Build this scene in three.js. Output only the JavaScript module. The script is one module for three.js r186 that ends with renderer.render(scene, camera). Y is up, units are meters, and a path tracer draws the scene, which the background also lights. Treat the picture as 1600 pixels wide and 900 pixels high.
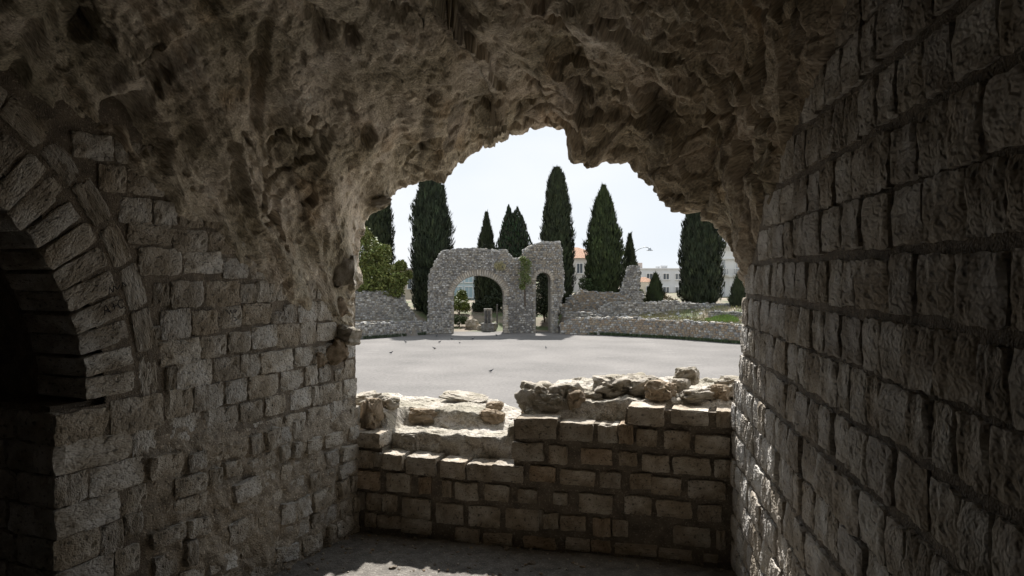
import * as THREE from 'three';
import { mergeGeometries, mergeVertices, toCreasedNormals } from 'three/addons/utils/BufferGeometryUtils.js';

// ---------------------------------------------------------------- camera, sky, sun, exposure
const scene = new THREE.Scene();
const camera = new THREE.PerspectiveCamera(41.112, 16 / 9, 0.05, 1500);
camera.position.set(0, 1.6, 0);
camera.lookAt(0, 1.6, -10);
camera.setViewOffset(1600, 900, 0, 20, 1600, 900);

const renderer = new THREE.WebGLRenderer({ antialias: true });
renderer.toneMapping = THREE.LinearToneMapping;
renderer.toneMappingExposure = 2.25;
renderer.shadowMap.enabled = true;

const sunDir = new THREE.Vector3(0.03, Math.sin(0.82), -Math.cos(0.82)).normalize();
const sun = new THREE.DirectionalLight(new THREE.Color(1, 0.965, 0.92), 4.2);
sun.position.copy(sunDir).multiplyScalar(80).add(new THREE.Vector3(0, 0, -25));
sun.target.position.set(0, 0, -25);
sun.castShadow = true;
sun.shadow.radius = 2.5;
sun.shadow.mapSize.set(4096, 4096);
Object.assign(sun.shadow.camera, { left: -45, right: 45, top: 45, bottom: -45, near: 1, far: 200 });
scene.add(sun, sun.target);

// ---------------------------------------------------------------- random numbers and noise
let rs = 12345;
const rnd = () => { rs |= 0; rs = (rs + 0x6D2B79F5) | 0; let t = Math.imul(rs ^ (rs >>> 15), 1 | rs); t = (t + Math.imul(t ^ (t >>> 7), 61 | t)) ^ t; return ((t ^ (t >>> 14)) >>> 0) / 4294967296; };
const reseed = (s) => { rs = s; };
const rr = (a, b) => a + (b - a) * rnd();
const pick = (a) => a[Math.floor(rnd() * a.length)];
const PM = new Uint8Array(512);
{ const p = [...Array(256).keys()]; for (let i = 255; i > 0; i--) { const j = Math.floor(rnd() * (i + 1)); [p[i], p[j]] = [p[j], p[i]]; } for (let i = 0; i < 512; i++) PM[i] = p[i & 255]; }
const fade = (t) => t * t * t * (t * (t * 6 - 15) + 10);
const gr = (h, x, y, z) => { h &= 15; const u = h < 8 ? x : y, v = h < 4 ? y : h === 12 || h === 14 ? x : z; return ((h & 1) ? -u : u) + ((h & 2) ? -v : v); };
function n3(x, y, z, per = 256) {
  let X = Math.floor(x), Y = Math.floor(y), Z = Math.floor(z);
  x -= X; y -= Y; z -= Z;
  let X1 = X + 1, Y1 = Y + 1;
  if (per < 256) { X = ((X % per) + per) % per; X1 = ((X1 % per) + per) % per; Y = ((Y % per) + per) % per; Y1 = ((Y1 % per) + per) % per; }
  X &= 255; X1 &= 255; Y &= 255; Y1 &= 255; const Z1 = (Z + 1) & 255; Z &= 255;
  const u = fade(x), v = fade(y), w = fade(z), A = PM[X], B = PM[X1], AA = PM[A + Y], AB = PM[A + Y1], BA = PM[B + Y], BB = PM[B + Y1];
  const a = gr(PM[AA + Z], x, y, z), b = gr(PM[BA + Z], x - 1, y, z), c = gr(PM[AB + Z], x, y - 1, z), d = gr(PM[BB + Z], x - 1, y - 1, z);
  const e = gr(PM[AA + Z1], x, y, z - 1), f = gr(PM[BA + Z1], x - 1, y, z - 1), g = gr(PM[AB + Z1], x, y - 1, z - 1), h = gr(PM[BB + Z1], x - 1, y - 1, z - 1);
  const p = a + u * (b - a), q = c + u * (d - c), r = e + u * (f - e), s = g + u * (h - g), t = p + v * (q - p);
  return t + w * (r + v * (s - r) - t);
}
const fbm = (x, y, z, o = 4, per = 256) => { let s = 0, a = 0.5, f = 1; for (let i = 0; i < o; i++) { s += a * n3(x * f, y * f, z + i * 7.3, per * f); a *= 0.5; f *= 2; } return s; };
const ridge = (x, y, z, o = 4, per = 256) => { let s = 0, a = 0.5, f = 1; for (let i = 0; i < o; i++) { s += a * (1 - Math.abs(n3(x * f, y * f, z + i * 5.1, per * f)) * 2); a *= 0.5; f *= 2; } return s; };
const hash3 = (i, j, k) => PM[PM[PM[i & 255] + (j & 255)] + (k & 255)] / 255;
function cells(x, y, z) {                       // nearest and next nearest of jittered points, and the nearest one's own random number and tilt
  const X = Math.floor(x), Y = Math.floor(y), Z = Math.floor(z); let d1 = 9, d2 = 9, id = 0, tilt = 0;
  for (let i = -1; i < 2; i++) for (let j = -1; j < 2; j++) for (let k = -1; k < 2; k++) {
    const a = X + i, b = Y + j, c = Z + k, h = hash3(a, b, c), px = a + h - x, py = b + hash3(b, c, a + 7) - y, pz = c + hash3(c, a, b + 3) - z, d = px * px + py * py + pz * pz;
    if (d < d1) { d2 = d1; d1 = d; id = hash3(a + 5, b + 11, c); tilt = px * (h - 0.5) + py * (id - 0.5) + pz * (hash3(b, a, c) - 0.5); } else if (d < d2) d2 = d;
  }
  return [Math.sqrt(d1), Math.sqrt(d2), id, tilt];
}
const sst = (a, b, x) => { const t = Math.min(1, Math.max(0, (x - a) / (b - a))); return t * t * (3 - 2 * t); };
const mix = (a, b, t) => a + (b - a) * t;
const clamp = (x, a = 0, b = 1) => Math.min(b, Math.max(a, x));
function curve(pts) { return (x) => { if (x <= pts[0][0]) return pts[0][1]; for (let i = 1; i < pts.length; i++) if (x <= pts[i][0]) return mix(pts[i - 1][1], pts[i][1], (x - pts[i - 1][0]) / (pts[i][0] - pts[i - 1][0])); return pts[pts.length - 1][1]; }; }

// ---------------------------------------------------------------- the sky: thin bright cloud over pale blue
{
  const W = 1024, H = 512, d = new Float32Array(W * H * 4);
  for (let j = 0; j < H; j++) for (let i = 0; i < W; i++) {
    const el = (j + 0.5) / H * Math.PI - Math.PI / 2, az = (i + 0.5) / W * Math.PI * 2, y = Math.sin(el);
    const cx = Math.cos(az) * Math.cos(el), cz = Math.sin(az) * Math.cos(el);
    const c = clamp(0.62 + 1.3 * fbm(cx * 2.2 + 3, y * 5, cz * 2.2, 5));
    const up = clamp(y), k = i + j * W;
    const hz = Math.pow(1 - up, 3);
    const blue = [mix(0.28, 0.39, hz), mix(0.345, 0.415, hz), mix(0.425, 0.44, hz)], cl = [0.452, 0.46, 0.468];
    for (let q = 0; q < 3; q++) d[k * 4 + q] = mix(blue[q], cl[q], c) * (y < 0 ? 0.8 : 1);
    d[k * 4 + 3] = 1;
  }
  const sky = new THREE.DataTexture(d, W, H, THREE.RGBAFormat, THREE.FloatType);
  sky.mapping = THREE.EquirectangularReflectionMapping; sky.magFilter = sky.minFilter = THREE.LinearFilter; sky.needsUpdate = true;
  scene.background = sky; scene.environment = sky;
}

// ---------------------------------------------------------------- textures
function tex(size, metres, fn, srgb) {
  const d = new Uint8Array(size * size * 4);
  for (let j = 0; j < size; j++) for (let i = 0; i < size; i++) {
    const v = fn(i / size, j / size), k = (i + j * size) * 4;
    const [r, g, b] = Array.isArray(v) ? v : [v, v, v];
    d[k] = clamp(r) * 255; d[k + 1] = clamp(g) * 255; d[k + 2] = clamp(b) * 255; d[k + 3] = 255;
  }
  const t = new THREE.DataTexture(d, size, size); t.wrapS = t.wrapT = THREE.RepeatWrapping; t.magFilter = THREE.LinearFilter;
  t.generateMipmaps = true; t.minFilter = THREE.LinearMipmapLinearFilter;
  if (srgb) t.colorSpace = THREE.SRGBColorSpace;
  const sx = Array.isArray(metres) ? metres[0] : metres, sy = Array.isArray(metres) ? metres[1] : metres;
  t.repeat.set(1 / sx, 1 / sy); t.needsUpdate = true; return t;
}
const stoneBumpFn = (u, v) => 0.5 + 0.55 * fbm(u * 8, v * 8, 1, 5, 8) - 0.35 * Math.pow(clamp(0.5 + n3(u * 40, v * 40, 9, 40)), 3) * 0.8 + 0.15 * n3(u * 90, v * 90, 4, 90);
const stoneColFn = (u, v) => {
  const a = fbm(u * 5, v * 5, 21, 5, 5), b = fbm(u * 12, v * 12, 31, 4, 12), pit = sst(0.32, 0.6, n3(u * 46, v * 46, 41, 46)), g = n3(u * 130, v * 130, 3, 130);
  const l = 0.86 + a * 0.32 + b * 0.24 + g * 0.07 - pit * 0.28, w = clamp(0.5 + a * 1.6 + b * 0.6);
  return [l, l * mix(0.95, 0.995, w), l * mix(0.87, 0.985, w)];
};
const T = {
  stoneC: tex(1024, 0.9, stoneColFn, true),
  stoneB: tex(1024, 0.55, stoneBumpFn),
  streakB: tex(1024, [0.42, 0.66], (u, v) => 0.5 + 0.5 * fbm(u * 9, v * 9, 3, 5, 9) - 0.4 * sst(0.1, 0.5, n3(u * 26, v * 20, 8, 26)) + 0.15 * n3(u * 60, v * 60, 4, 60)),
  mortarC: tex(512, 0.4, (u, v) => { const a = fbm(u * 6, v * 6, 11, 4, 6), s = sst(0.28, 0.45, n3(u * 34, v * 34, 17, 34)), l = 0.78 + a * 0.3 + s * 0.22 + n3(u * 90, v * 90, 5, 90) * 0.12; return [l, l * 0.965, l * 0.91]; }, true),
  mortarB: tex(512, 0.3, (u, v) => 0.5 + 0.4 * fbm(u * 10, v * 10, 2, 4, 10) + 0.3 * n3(u * 50, v * 50, 8, 50)),
  rockC: tex(1024, 1.3, (u, v) => {
    const a = fbm(u * 4, v * 4, 51, 6, 4), p = sst(0.25, 0.55, n3(u * 60, v * 60, 61, 60)), q = sst(0.3, 0.5, n3(u * 28, v * 28, 67, 28)), g = n3(u * 150, v * 150, 13, 150);
    const l = 0.84 + a * 0.4 - p * 0.14 + q * 0.1 + g * 0.17 + 0.14 * n3(u * 200, v * 200, 15, 200); return [l, l * 0.965, l * (0.905 + a * 0.1)];
  }, true),
  rockB: tex(1024, 0.7, (u, v) => 0.6 + 0.3 * fbm(u * 7, v * 7, 71, 4, 7) - 0.45 * sst(0.25, 0.5, n3(u * 34, v * 34, 73, 34)) - 0.25 * sst(0.3, 0.5, n3(u * 70, v * 70, 79, 70)) + 0.12 * n3(u * 60, v * 60, 85, 60)),
  sandC: tex(2048, 14, (u, v) => {
    const a = fbm(u * 5, v * 5, 91, 6, 5), g = n3(u * 220, v * 220, 93, 256), g2 = n3(u * 110, v * 110, 95, 110), s = sst(0.3, 0.4, fbm(u * 9, v * 26, 97, 4, 9)) * 0.12, dk = sst(0.45, 0.6, n3(u * 160, v * 160, 99, 160)) * 0.12;
    const l = 0.87 + a * 0.2 + g * 0.08 + g2 * 0.07 + s - dk; return [l, l * 0.98, l * 0.965];
  }, true),
  grit: tex(512, 0.5, (u, v) => 0.5 + 0.35 * n3(u * 60, v * 60, 5, 60) + 0.35 * n3(u * 25, v * 25, 6, 25)),
  plasterB: tex(256, 1.5, (u, v) => 0.5 + 0.5 * fbm(u * 16, v * 16, 4, 3, 16)),
};
const M = {};
const std = (o) => new THREE.MeshStandardMaterial({ roughness: 0.95, metalness: 0, ...o });
const rgb = (r, g, b) => new THREE.Color().setRGB(r, g, b);
const stoneMat = (r, g, b, streak) => std({ color: rgb(r, g, b), map: T.stoneC, bumpMap: T.stoneB, bumpScale: streak ? 0.014 : 0.016 });
M.pale = [stoneMat(0.6, 0.58, 0.545), stoneMat(0.55, 0.53, 0.495), stoneMat(0.64, 0.62, 0.585), stoneMat(0.57, 0.535, 0.48), stoneMat(0.52, 0.505, 0.48)];
M.brown = [stoneMat(0.56, 0.5, 0.425), stoneMat(0.51, 0.445, 0.365), stoneMat(0.58, 0.535, 0.47), stoneMat(0.52, 0.42, 0.32), stoneMat(0.48, 0.44, 0.385)];
M.grey = [stoneMat(0.6, 0.58, 0.555, 1), stoneMat(0.54, 0.52, 0.495, 1), stoneMat(0.64, 0.625, 0.6, 1), stoneMat(0.56, 0.525, 0.48, 1), stoneMat(0.5, 0.48, 0.46, 1)];
M.mortar = std({ color: rgb(0.3, 0.27, 0.235), map: T.mortarC, bumpMap: T.mortarB, bumpScale: 0.008 });
M.mortarPale = std({ color: rgb(0.5, 0.465, 0.415), map: T.mortarC, bumpMap: T.stoneB, bumpScale: 0.012 });
M.rock = std({ color: rgb(1, 1, 1), vertexColors: true, map: T.rockC, bumpMap: T.rockB, bumpScale: 0.008 });
M.rubble = std({ color: rgb(0.55, 0.54, 0.515), map: T.rockC, bumpMap: T.rockB, bumpScale: 0.012 });
M.boulder = [std({ color: rgb(0.53, 0.51, 0.47), map: T.rockC, bumpMap: T.rockB, bumpScale: 0.01 }), std({ color: rgb(0.5, 0.42, 0.33), map: T.rockC, bumpMap: T.rockB, bumpScale: 0.01 }), std({ color: rgb(0.6, 0.58, 0.54), map: T.rockC, bumpMap: T.rockB, bumpScale: 0.01 })];

// ---------------------------------------------------------------- object helpers
const taken = {};
function numbered(n) { const k = taken[n] = (taken[n] ?? -1) + 1; return k ? `${n}_${String(k).padStart(3, '0')}` : n; }
function sh(o) { o.traverse((c) => { if (c.isMesh) { c.castShadow = true; c.receiveShadow = true; } }); return o; }
function tag(o, label, category, group, kind) { if (label) o.userData.label = label; if (category) o.userData.category = category; if (group) o.userData.group = group; if (kind) o.userData.kind = kind; return o; }
function thing(name, label, category, pos = [0, 0, 0], turn = 0, group) { const o = new THREE.Group(); o.name = numbered(name); o.position.set(...pos); o.rotation.y = turn; scene.add(o); return tag(o, label, category, group); }
function part(parent, name, geo, mat, pos) { const m = new THREE.Mesh(geo, mat); m.name = name; if (pos) m.position.set(...pos); m.castShadow = m.receiveShadow = true; parent.add(m); return m; }
function top(name, geo, mat, label, category, group, kind) { const m = part(scene, numbered(name), geo, mat); return tag(m, label, category, group, kind); }
function boxUV(g, ox = 0, oy = 0) {            // uv in metres on the plane each face looks along
  if (g.index) g = g.toNonIndexed();
  const p = g.attributes.position, uv = new Float32Array(p.count * 2), a = new THREE.Vector3(), b = new THREE.Vector3(), c = new THREE.Vector3();
  for (let i = 0; i < p.count; i += 3) {
    a.fromBufferAttribute(p, i); b.fromBufferAttribute(p, i + 1); c.fromBufferAttribute(p, i + 2);
    const n = b.clone().sub(a).cross(c.clone().sub(a)), ax = Math.abs(n.x), ay = Math.abs(n.y), az = Math.abs(n.z);
    [a, b, c].forEach((v, k) => { const [s, t] = az >= ax && az >= ay ? [v.x, v.y] : ax >= ay ? [v.z, v.y] : [v.x, v.z]; uv[(i + k) * 2] = s + ox; uv[(i + k) * 2 + 1] = t + oy; });
  }
  g.setAttribute('uv', new THREE.BufferAttribute(uv, 2)); return g;
}
function bx(w, h, d, x = 0, y = 0, z = 0) { const g = new THREE.BoxGeometry(w, h, d).toNonIndexed(); g.translate(x, y, z); return boxUV(g); }
function roughBlock(seed, { W = 0.2, H = 0.115, D = 0.12, nx = 9, ny = 6, nz = 2, rough = 0.007, edge = 0.011, wob = 0.008, streak = 0, crease = 0.6, open = true } = {}) {
  let g = new THREE.BoxGeometry(W, H, D, nx, ny, nz); g.deleteAttribute('uv'); g.deleteAttribute('normal'); g = mergeVertices(g, 1e-5);
  const p = g.attributes.position, q = seed * 3.77;
  for (let i = 0; i < p.count; i++) {
    let x = p.getX(i), y = p.getY(i), z = p.getZ(i);
    if (Math.abs(x) < W / 2 - 1e-4 && nx > 3) x *= 0.955 / (1 - 2 / nx);
    if (Math.abs(y) < H / 2 - 1e-4 && ny > 3) y *= 0.93 / (1 - 2 / ny);
    const a = Math.abs(x) / (W / 2), b = Math.abs(y) / (H / 2), front = z > D * 0.2;
    const ea = Math.pow(a, 9), eb = Math.pow(b, 8);
    if (front) {
      const f = streak ? 0.8 * fbm(x * 20 + q, y * 27, q, 4) + 0.4 * (ridge(x * 14 + q, y * 19, q + 3, 3) - 0.5) : 0.75 * fbm(x * 30 + q, y * 26, q, 4) + 0.5 * (ridge(x * 26 + q, y * 18, q + 3, 3) - 0.5);
      const fac = 0.6 * n3(x * 11 + q, y * 11 + q, 5.5);
      z += rough * 2.1 * f + rough * 1.1 * fac - edge * Math.min(1.2, ea + eb) * (0.3 + 1.4 * (0.5 + n3(x * 40, y * 40, q)));
    }
    const cut = edge * 0.7 * ea * eb;
    x += wob * n3(q + 3, y * 17 + q, x * 3) * ea - Math.sign(x) * cut;
    y += wob * n3(x * 13 + q, q + 9, y * 3) * eb - Math.sign(y) * cut;
    p.setXYZ(i, x, y, z - D / 2);
  }
  if (open) { const idx = g.index.array, keep = []; for (let i = 0; i < idx.length; i += 3) if ([0, 1, 2].some((k) => p.getZ(idx[i + k]) > -D + 1e-4)) keep.push(idx[i], idx[i + 1], idx[i + 2]); g.setIndex(keep); }
  g = toCreasedNormals(g, crease); g = boxUV(g, seed * 0.37 % 1, seed * 0.61 % 1); if (streak) { const u = g.attributes.uv; for (let i = 0; i < u.count; i++) u.setX(i, u.getX(i) * 0.55); } return g;
}
const BR = { pale: [], grey: [], brown: [], slab: [] };
for (let i = 0; i < 10; i++) {
  BR.pale.push(roughBlock(i + 1, { rough: 0.01, edge: 0.005, nx: 13, ny: 8 }));
  BR.grey.push(roughBlock(i + 21, { rough: 0.008, edge: 0.004, streak: 1, nx: 17, ny: 7 }));
  BR.brown.push(roughBlock(i + 41, { rough: 0.007, edge: 0.003, wob: 0.009, nx: 13, ny: 8 }));
  BR.slab.push(roughBlock(i + 61, { rough: 0.009, edge: 0.005, D: 0.3, nx: 13, ny: 6 }));
}
function brick(parent, name, geos, mats, x, y, z, w, h, rz = 0) {
  const m = part(parent, name, pick(geos), pick(mats), [x, y, z]); m.scale.set(w / 0.2, h / 0.115, 1); m.rotation.z = rz; return m;
}
function boulderGeo(seed, det = 5, amp = 0.2) {
  let g = new THREE.IcosahedronGeometry(0.5, det); g.deleteAttribute('uv'); g.deleteAttribute('normal'); g = mergeVertices(g, 1e-5);
  const p = g.attributes.position, v = new THREE.Vector3();
  for (let i = 0; i < p.count; i++) {
    v.fromBufferAttribute(p, i).normalize();
    const r = 0.5 * (1 + amp * 1.6 * n3(v.x * 1.6 + seed, v.y * 1.6, v.z * 1.6 + seed) + amp * 1.3 * fbm(v.x * 4 + seed, v.y * 4, v.z * 4, 4) - amp * 0.5 * Math.abs(n3(v.x * 2.6 + seed, v.y * 2.6 + 7, v.z * 2.6)) + amp * 0.5 * fbm(v.x * 11 + seed, v.y * 13, v.z * 11, 3));
    const c = 0.42 + 0.06 * n3(seed, 2.2, 3.1);
    v.multiplyScalar(r); for (const k of ['x', 'y', 'z']) if (Math.abs(v[k]) > c) v[k] = Math.sign(v[k]) * (c + (Math.abs(v[k]) - c) * 0.25);
    p.setXYZ(i, v.x, v.y, v.z);
  }
  return boxUV(toCreasedNormals(g, 0.6), seed % 1, (seed * 1.7) % 1);
}
function gridMesh(nu, nv, fn, closeU) {          // fn(i, j) -> [x, y, z, u, v, r, g, b]
  const P = new Float32Array(nu * nv * 3), U = new Float32Array(nu * nv * 2), I = []; let C = null;
  for (let j = 0; j < nv; j++) for (let i = 0; i < nu; i++) {
    const a = fn(i, j), k = i + j * nu; P.set([a[0], a[1], a[2]], k * 3); U[k * 2] = a[3]; U[k * 2 + 1] = a[4];
    if (a.length > 5) { C ??= new Float32Array(nu * nv * 3); C.set([a[5], a[6], a[7]], k * 3); }
    if (i < nu - 1 && j < nv - 1) I.push(k, k + 1, k + nu, k + 1, k + nu + 1, k + nu);
  }
  const g = new THREE.BufferGeometry();
  g.setAttribute('position', new THREE.BufferAttribute(P, 3)); g.setAttribute('uv', new THREE.BufferAttribute(U, 2));
  if (C) g.setAttribute('color', new THREE.BufferAttribute(C, 3));
  g.setIndex(I); g.computeVertexNormals(); return g;
}

// ================================================================ the passage
// ---- the earth floor between the walls
{
  const g = gridMesh(220, 160, (i, j) => {
    const x = mix(-4.6, 1.5, i / 219), d = mix(5.3, -2.6, Math.pow(j / 159, 1.25));
    const y = 0.02 * fbm(x * 2.2, d * 2.2, 2, 4) + 0.012 * fbm(x * 14, d * 14, 5, 3);
    return [x, y, -d, x, d];
  });
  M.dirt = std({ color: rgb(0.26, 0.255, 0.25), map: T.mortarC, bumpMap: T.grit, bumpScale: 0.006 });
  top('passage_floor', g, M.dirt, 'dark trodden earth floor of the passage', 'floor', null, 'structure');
  reseed(77);
  const pg = boulderGeo(3.3, 1, 0.3), pm = new THREE.InstancedMesh(pg, std({ color: rgb(0.5, 0.47, 0.42), map: T.stoneC }), 700), o = new THREE.Object3D();
  for (let i = 0; i < 700; i++) {
    const t = Math.pow(rnd(), 1.6), d = 4.75 - t * 2.2, xl = -3.13 + 0.453 * d, xr = 0.62 + 0.1333 * d, e = Math.pow(rnd(), 1.5);
    o.position.set(rnd() < 0.7 ? mix(xl, xr, e) : mix(xl, xr, 1 - e * 0.7), 0.004 + 0.02 * fbm(0, 0, 0, 1), -d + (0.28 * 0)); const s = rr(0.006, 0.016) * (rnd() < 0.08 ? 2.2 : 1);
    o.scale.set(s * rr(0.8, 2), s * 0.7, s * rr(0.8, 1.6)); o.rotation.set(rr(-0.3, 0.3), rr(0, 6.28), 0); o.updateMatrix(); pm.setMatrixAt(i, o.matrix); pm.setColorAt(i, rgb(...pick([[1, 1, 1], [0.6, 0.55, 0.5], [0.8, 0.65, 0.5], [0.45, 0.42, 0.4]])));
  }
  pm.name = 'floor_gravel'; sh(pm); scene.add(pm); tag(pm, 'stone chips and mortar crumbs lying on the passage floor', 'gravel', null, 'stuff');
}

// ---- the left wall: coursed stone, blind side arch, rubble patch below (local x runs to the mouth, z out of the wall)
const RUB = (s, y) => sst(3.62, 3.9, s + 0.12 * n3(s * 3, y * 3, 1)) * (1 - sst(0.66, 0.86, y + 0.1 * n3(s * 2.5, y * 2.5, 4) - 0.1 * sst(4.6, 4.0, s)));
const AC = [2.375, 1.08];
const leftWall = thing('passage_wall', 'pale stone passage wall with a dark brick side arch and a mortar-smeared lower part', 'wall', [-3.154, 0, 0], 1.1453);
{
  const w = leftWall;
  const s1 = new THREE.Shape([[-3.2, -0.4], [5.25, -0.4], [5.25, 1.3], [4.9, 2.6], [-3.2, 2.9]].map((p) => new THREE.Vector2(...p)));
  const hole = new THREE.Path(); hole.moveTo(1.456, 0.001 - 0.3); hole.lineTo(3.31, -0.3); hole.lineTo(3.31, 1.08); hole.lineTo(3.47, 1.08); hole.absarc(AC[0], AC[1], 1.095, 0, Math.PI, false); hole.lineTo(1.456, 1.08); hole.closePath(); s1.holes.push(hole);
  const eg = new THREE.ExtrudeGeometry(s1, { depth: 1.0, bevelEnabled: false, curveSegments: 48 }); eg.translate(0, 0, -1.04);
  part(w, 'mortar_core', boxUV(eg), M.mortar);
  part(w, 'recess_back', bx(3.4, 3.4, 0.3, 2.375, 1.1, -1.25), M.mortar);
  // mortar face between the stones
  const NU = 170, NV = 200, bed = gridMesh(NU, NV, (i, j) => {
    const s = mix(2.9, 5.27, i / (NU - 1)), y = mix(-0.1, 2.5, j / (NV - 1)), r = RUB(s, y);
    let z = 0.007 * fbm(s * 9, y * 9, 3, 4) + 0.004 * n3(s * 40, y * 40, 1);
    z += r * (0.02 + 0.05 * fbm(s * 5.5, y * 5.5, 8, 4) + 0.03 * (ridge(s * 8, y * 8, 4, 3) - 0.5) + 0.012 * fbm(s * 30, y * 30, 2, 3));
    return [s, y, z, s, y];
  });
  { const p = bed.attributes.position, id = bed.index.array, keep = [];
    for (let i = 0; i < id.length; i += 3) { const s = (p.getX(id[i]) + p.getX(id[i + 1]) + p.getX(id[i + 2])) / 3, y = (p.getY(id[i]) + p.getY(id[i + 1]) + p.getY(id[i + 2])) / 3; if ((y < 1.06 && s < 3.34) || (y >= 1.06 && Math.hypot(s - AC[0], y - AC[1]) < 1.15)) continue; keep.push(id[i], id[i + 1], id[i + 2]); }
    bed.setIndex(keep); }
  { const p = bed.attributes.position, id = bed.index.array, A = [], B = []; for (let i = 0; i < id.length; i += 3) (RUB(p.getX(id[i]), p.getY(id[i])) > 0.3 + 0.5 * n3(p.getX(id[i]) * 12, p.getY(id[i]) * 12, 5) ? B : A).push(id[i], id[i + 1], id[i + 2]);
    const b2 = bed.clone(); bed.setIndex(A); b2.setIndex(B); part(w, 'mortar_face', bed, M.mortar); part(w, 'mortar_smear', b2, M.mortarPale); }
  reseed(101);
  const rows = [[4.07,4.28,1.45,1.57],[4.29,4.39,1.46,1.55],[3.86,4.04,1.45,1.57],[4.15,4.29,1.34,1.44],[4.3,4.5,1.35,1.45],[4.51,4.6,1.34,1.4],[4.37,4.54,1.22,1.33],[4.56,4.74,1.21,1.33],[4.76,4.88,1.21,1.33],[4.29,4.42,1.08,1.19],[4.43,4.68,1.08,1.19],[4.7,4.85,1.09,1.19],[4.86,4.96,1.09,1.18],[4.35,4.56,0.958,1.07],[4.59,4.77,0.968,1.07],[4.79,4.89,0.973,1.08],[4.91,5.01,0.98,1.07],[5.06,5.15,0.965,1.03],[4.29,4.44,0.852,0.944],[4.47,4.62,0.855,0.952],[4.67,4.83,0.855,0.959],[4.85,4.93,0.85,0.954],[4.95,5.12,0.848,0.955],[5.15,5.28,0.845,0.955],[4.81,5.0,0.726,0.833],[5.02,5.2,0.729,0.84],[5.21,5.3,0.666,0.778],[3.75,3.8,1.32,1.37],[3.8,3.96,1.31,1.44],[3.98,4.13,1.32,1.43],[3.8,4.02,1.19,1.3],[4.04,4.19,1.2,1.3],[4.21,4.35,1.21,1.31],[3.83,3.88,1.08,1.18],[3.89,4.09,1.07,1.19],[4.12,4.29,1.08,1.19],[3.83,3.97,0.948,1.07],[3.99,4.16,0.954,1.07],[4.19,4.32,0.962,1.07],[3.83,4.02,0.819,0.945],[4.05,4.26,0.833,0.946],[3.3,3.53,0.93,1.05],[3.55,3.8,0.92,1.07],[3.69,3.91,1.6,1.72],[3.93,4.16,1.61,1.71],[3.63,3.86,1.74,1.83]];
  const yc = (k) => 0.93 - 0.125 * k;
  [[3.3, 3.642, 3.653, 3.769], [3.3, 3.431, 3.45, 3.7], [3.3, 3.587, 3.605, 3.72], [3.3, 3.489, 3.504, 3.602], [3.3, 3.55, 3.57, 3.68], [3.3, 3.44, 3.46, 3.6], [3.3, 3.53, 3.55, 3.66]].forEach((q, k) => { for (let i = 0; i < 4; i += 2) rows.push([q[i], q[i + 1], yc(k) - 0.115, yc(k)]); });
  for (const [a, b, c, d] of rows) { const m = brick(w, 'stone', BR.pale, M.pale, (a + b) / 2, (c + d) / 2, rr(0.007, 0.017), b - a + 0.01, d - c + 0.006, rr(-0.015, 0.015)); m.rotation.y = rr(-0.04, 0.04); }
  // rubble patch: uneven stones half drowned in mortar
  for (let y = 0.02; y < 0.84;) {
    const h = rr(0.085, 0.125);
    for (let s = 3.34 + rr(0, 0.05); s < 5.27;) {
      const ww = Math.min(rr(0.08, 0.21), 5.275 - s), cx = s + ww / 2, cy = y + h / 2 + rr(-0.012, 0.012);
      if (!rows.some(([a, b, c, d]) => cx > a - ww * 0.4 && cx < b + ww * 0.4 && cy > c - h * 0.4 && cy < d + h * 0.4) && ww > 0.05) {
        const r = RUB(cx, cy), m = brick(w, 'stone', BR.pale, M.pale, cx, cy, 0.02 + r * rr(-0.006, 0.036), ww * rr(0.82, 1), h * rr(0.78, 0.98), rr(-0.16, 0.16) * (0.3 + r));
        m.rotation.y = rr(-0.12, 0.12); m.rotation.x = rr(-0.12, 0.12);
      }
      s += ww + rr(0.008, 0.03);
    }
    y += h + rr(0.006, 0.02);
  }
  // the rest of each course, from the arch to the mouth and up to the vault
  for (let k = -5; k < 7; k++) {
    const cy = 1.513 - 0.123 * k, s0 = AC[0] + Math.sqrt(Math.max(0, 1.44 * 1.44 - Math.max(0, cy - AC[1]) ** 2));
    const had = rows.filter(([a, b, c, d]) => c < cy && d > cy).sort((p, q) => p[0] - q[0]); let s = s0 + 0.01;
    for (const [a, b] of [...had, [5.27, 5.27]]) {
      while (a - s > 0.05) { const left = a - s, ww = left < 0.24 ? left - 0.012 : Math.min(rr(0.1, 0.2), left - 0.06); const m = brick(w, 'stone', BR.pale, M.pale, s + ww / 2, cy, rr(0.006, 0.016), ww, rr(0.1, 0.112), rr(-0.015, 0.015)); m.rotation.y = rr(-0.04, 0.04); s += ww + 0.014; }
      s = Math.max(s, b + 0.01);
    }
  }
  // pen scrawls on two of the stones: [s, y, strokes]
  M.ink = std({ color: rgb(0.03, 0.03, 0.035) });
  const pen = (name, s, y, rot, k, strokes) => { const g = mergeGeometries(strokes.map((q) => new THREE.TubeGeometry(new THREE.CatmullRomCurve3(q.map(([u, v]) => new THREE.Vector3(u * k, v * k, 0)), false, 'catmullrom', 0.2), q.length * 5, 0.0022, 4))); const m = part(w, name, g, M.ink, [s, y, 0.027]); m.rotation.z = rot; };
  pen('pen_mark', 3.5, 1.435, 0.3, 0.04, [[[0, 0], [0.35, 1], [0.7, 0]], [[0.15, 0.4], [0.6, 0.4]], [[1.0, 0.5], [1.6, 0.5]], [[1.3, 0.2], [1.3, 0.8]], [[2.5, 0.8], [2.0, 0.9], [1.8, 0.5], [2.0, 0.05], [2.5, 0.1]]]);
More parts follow.
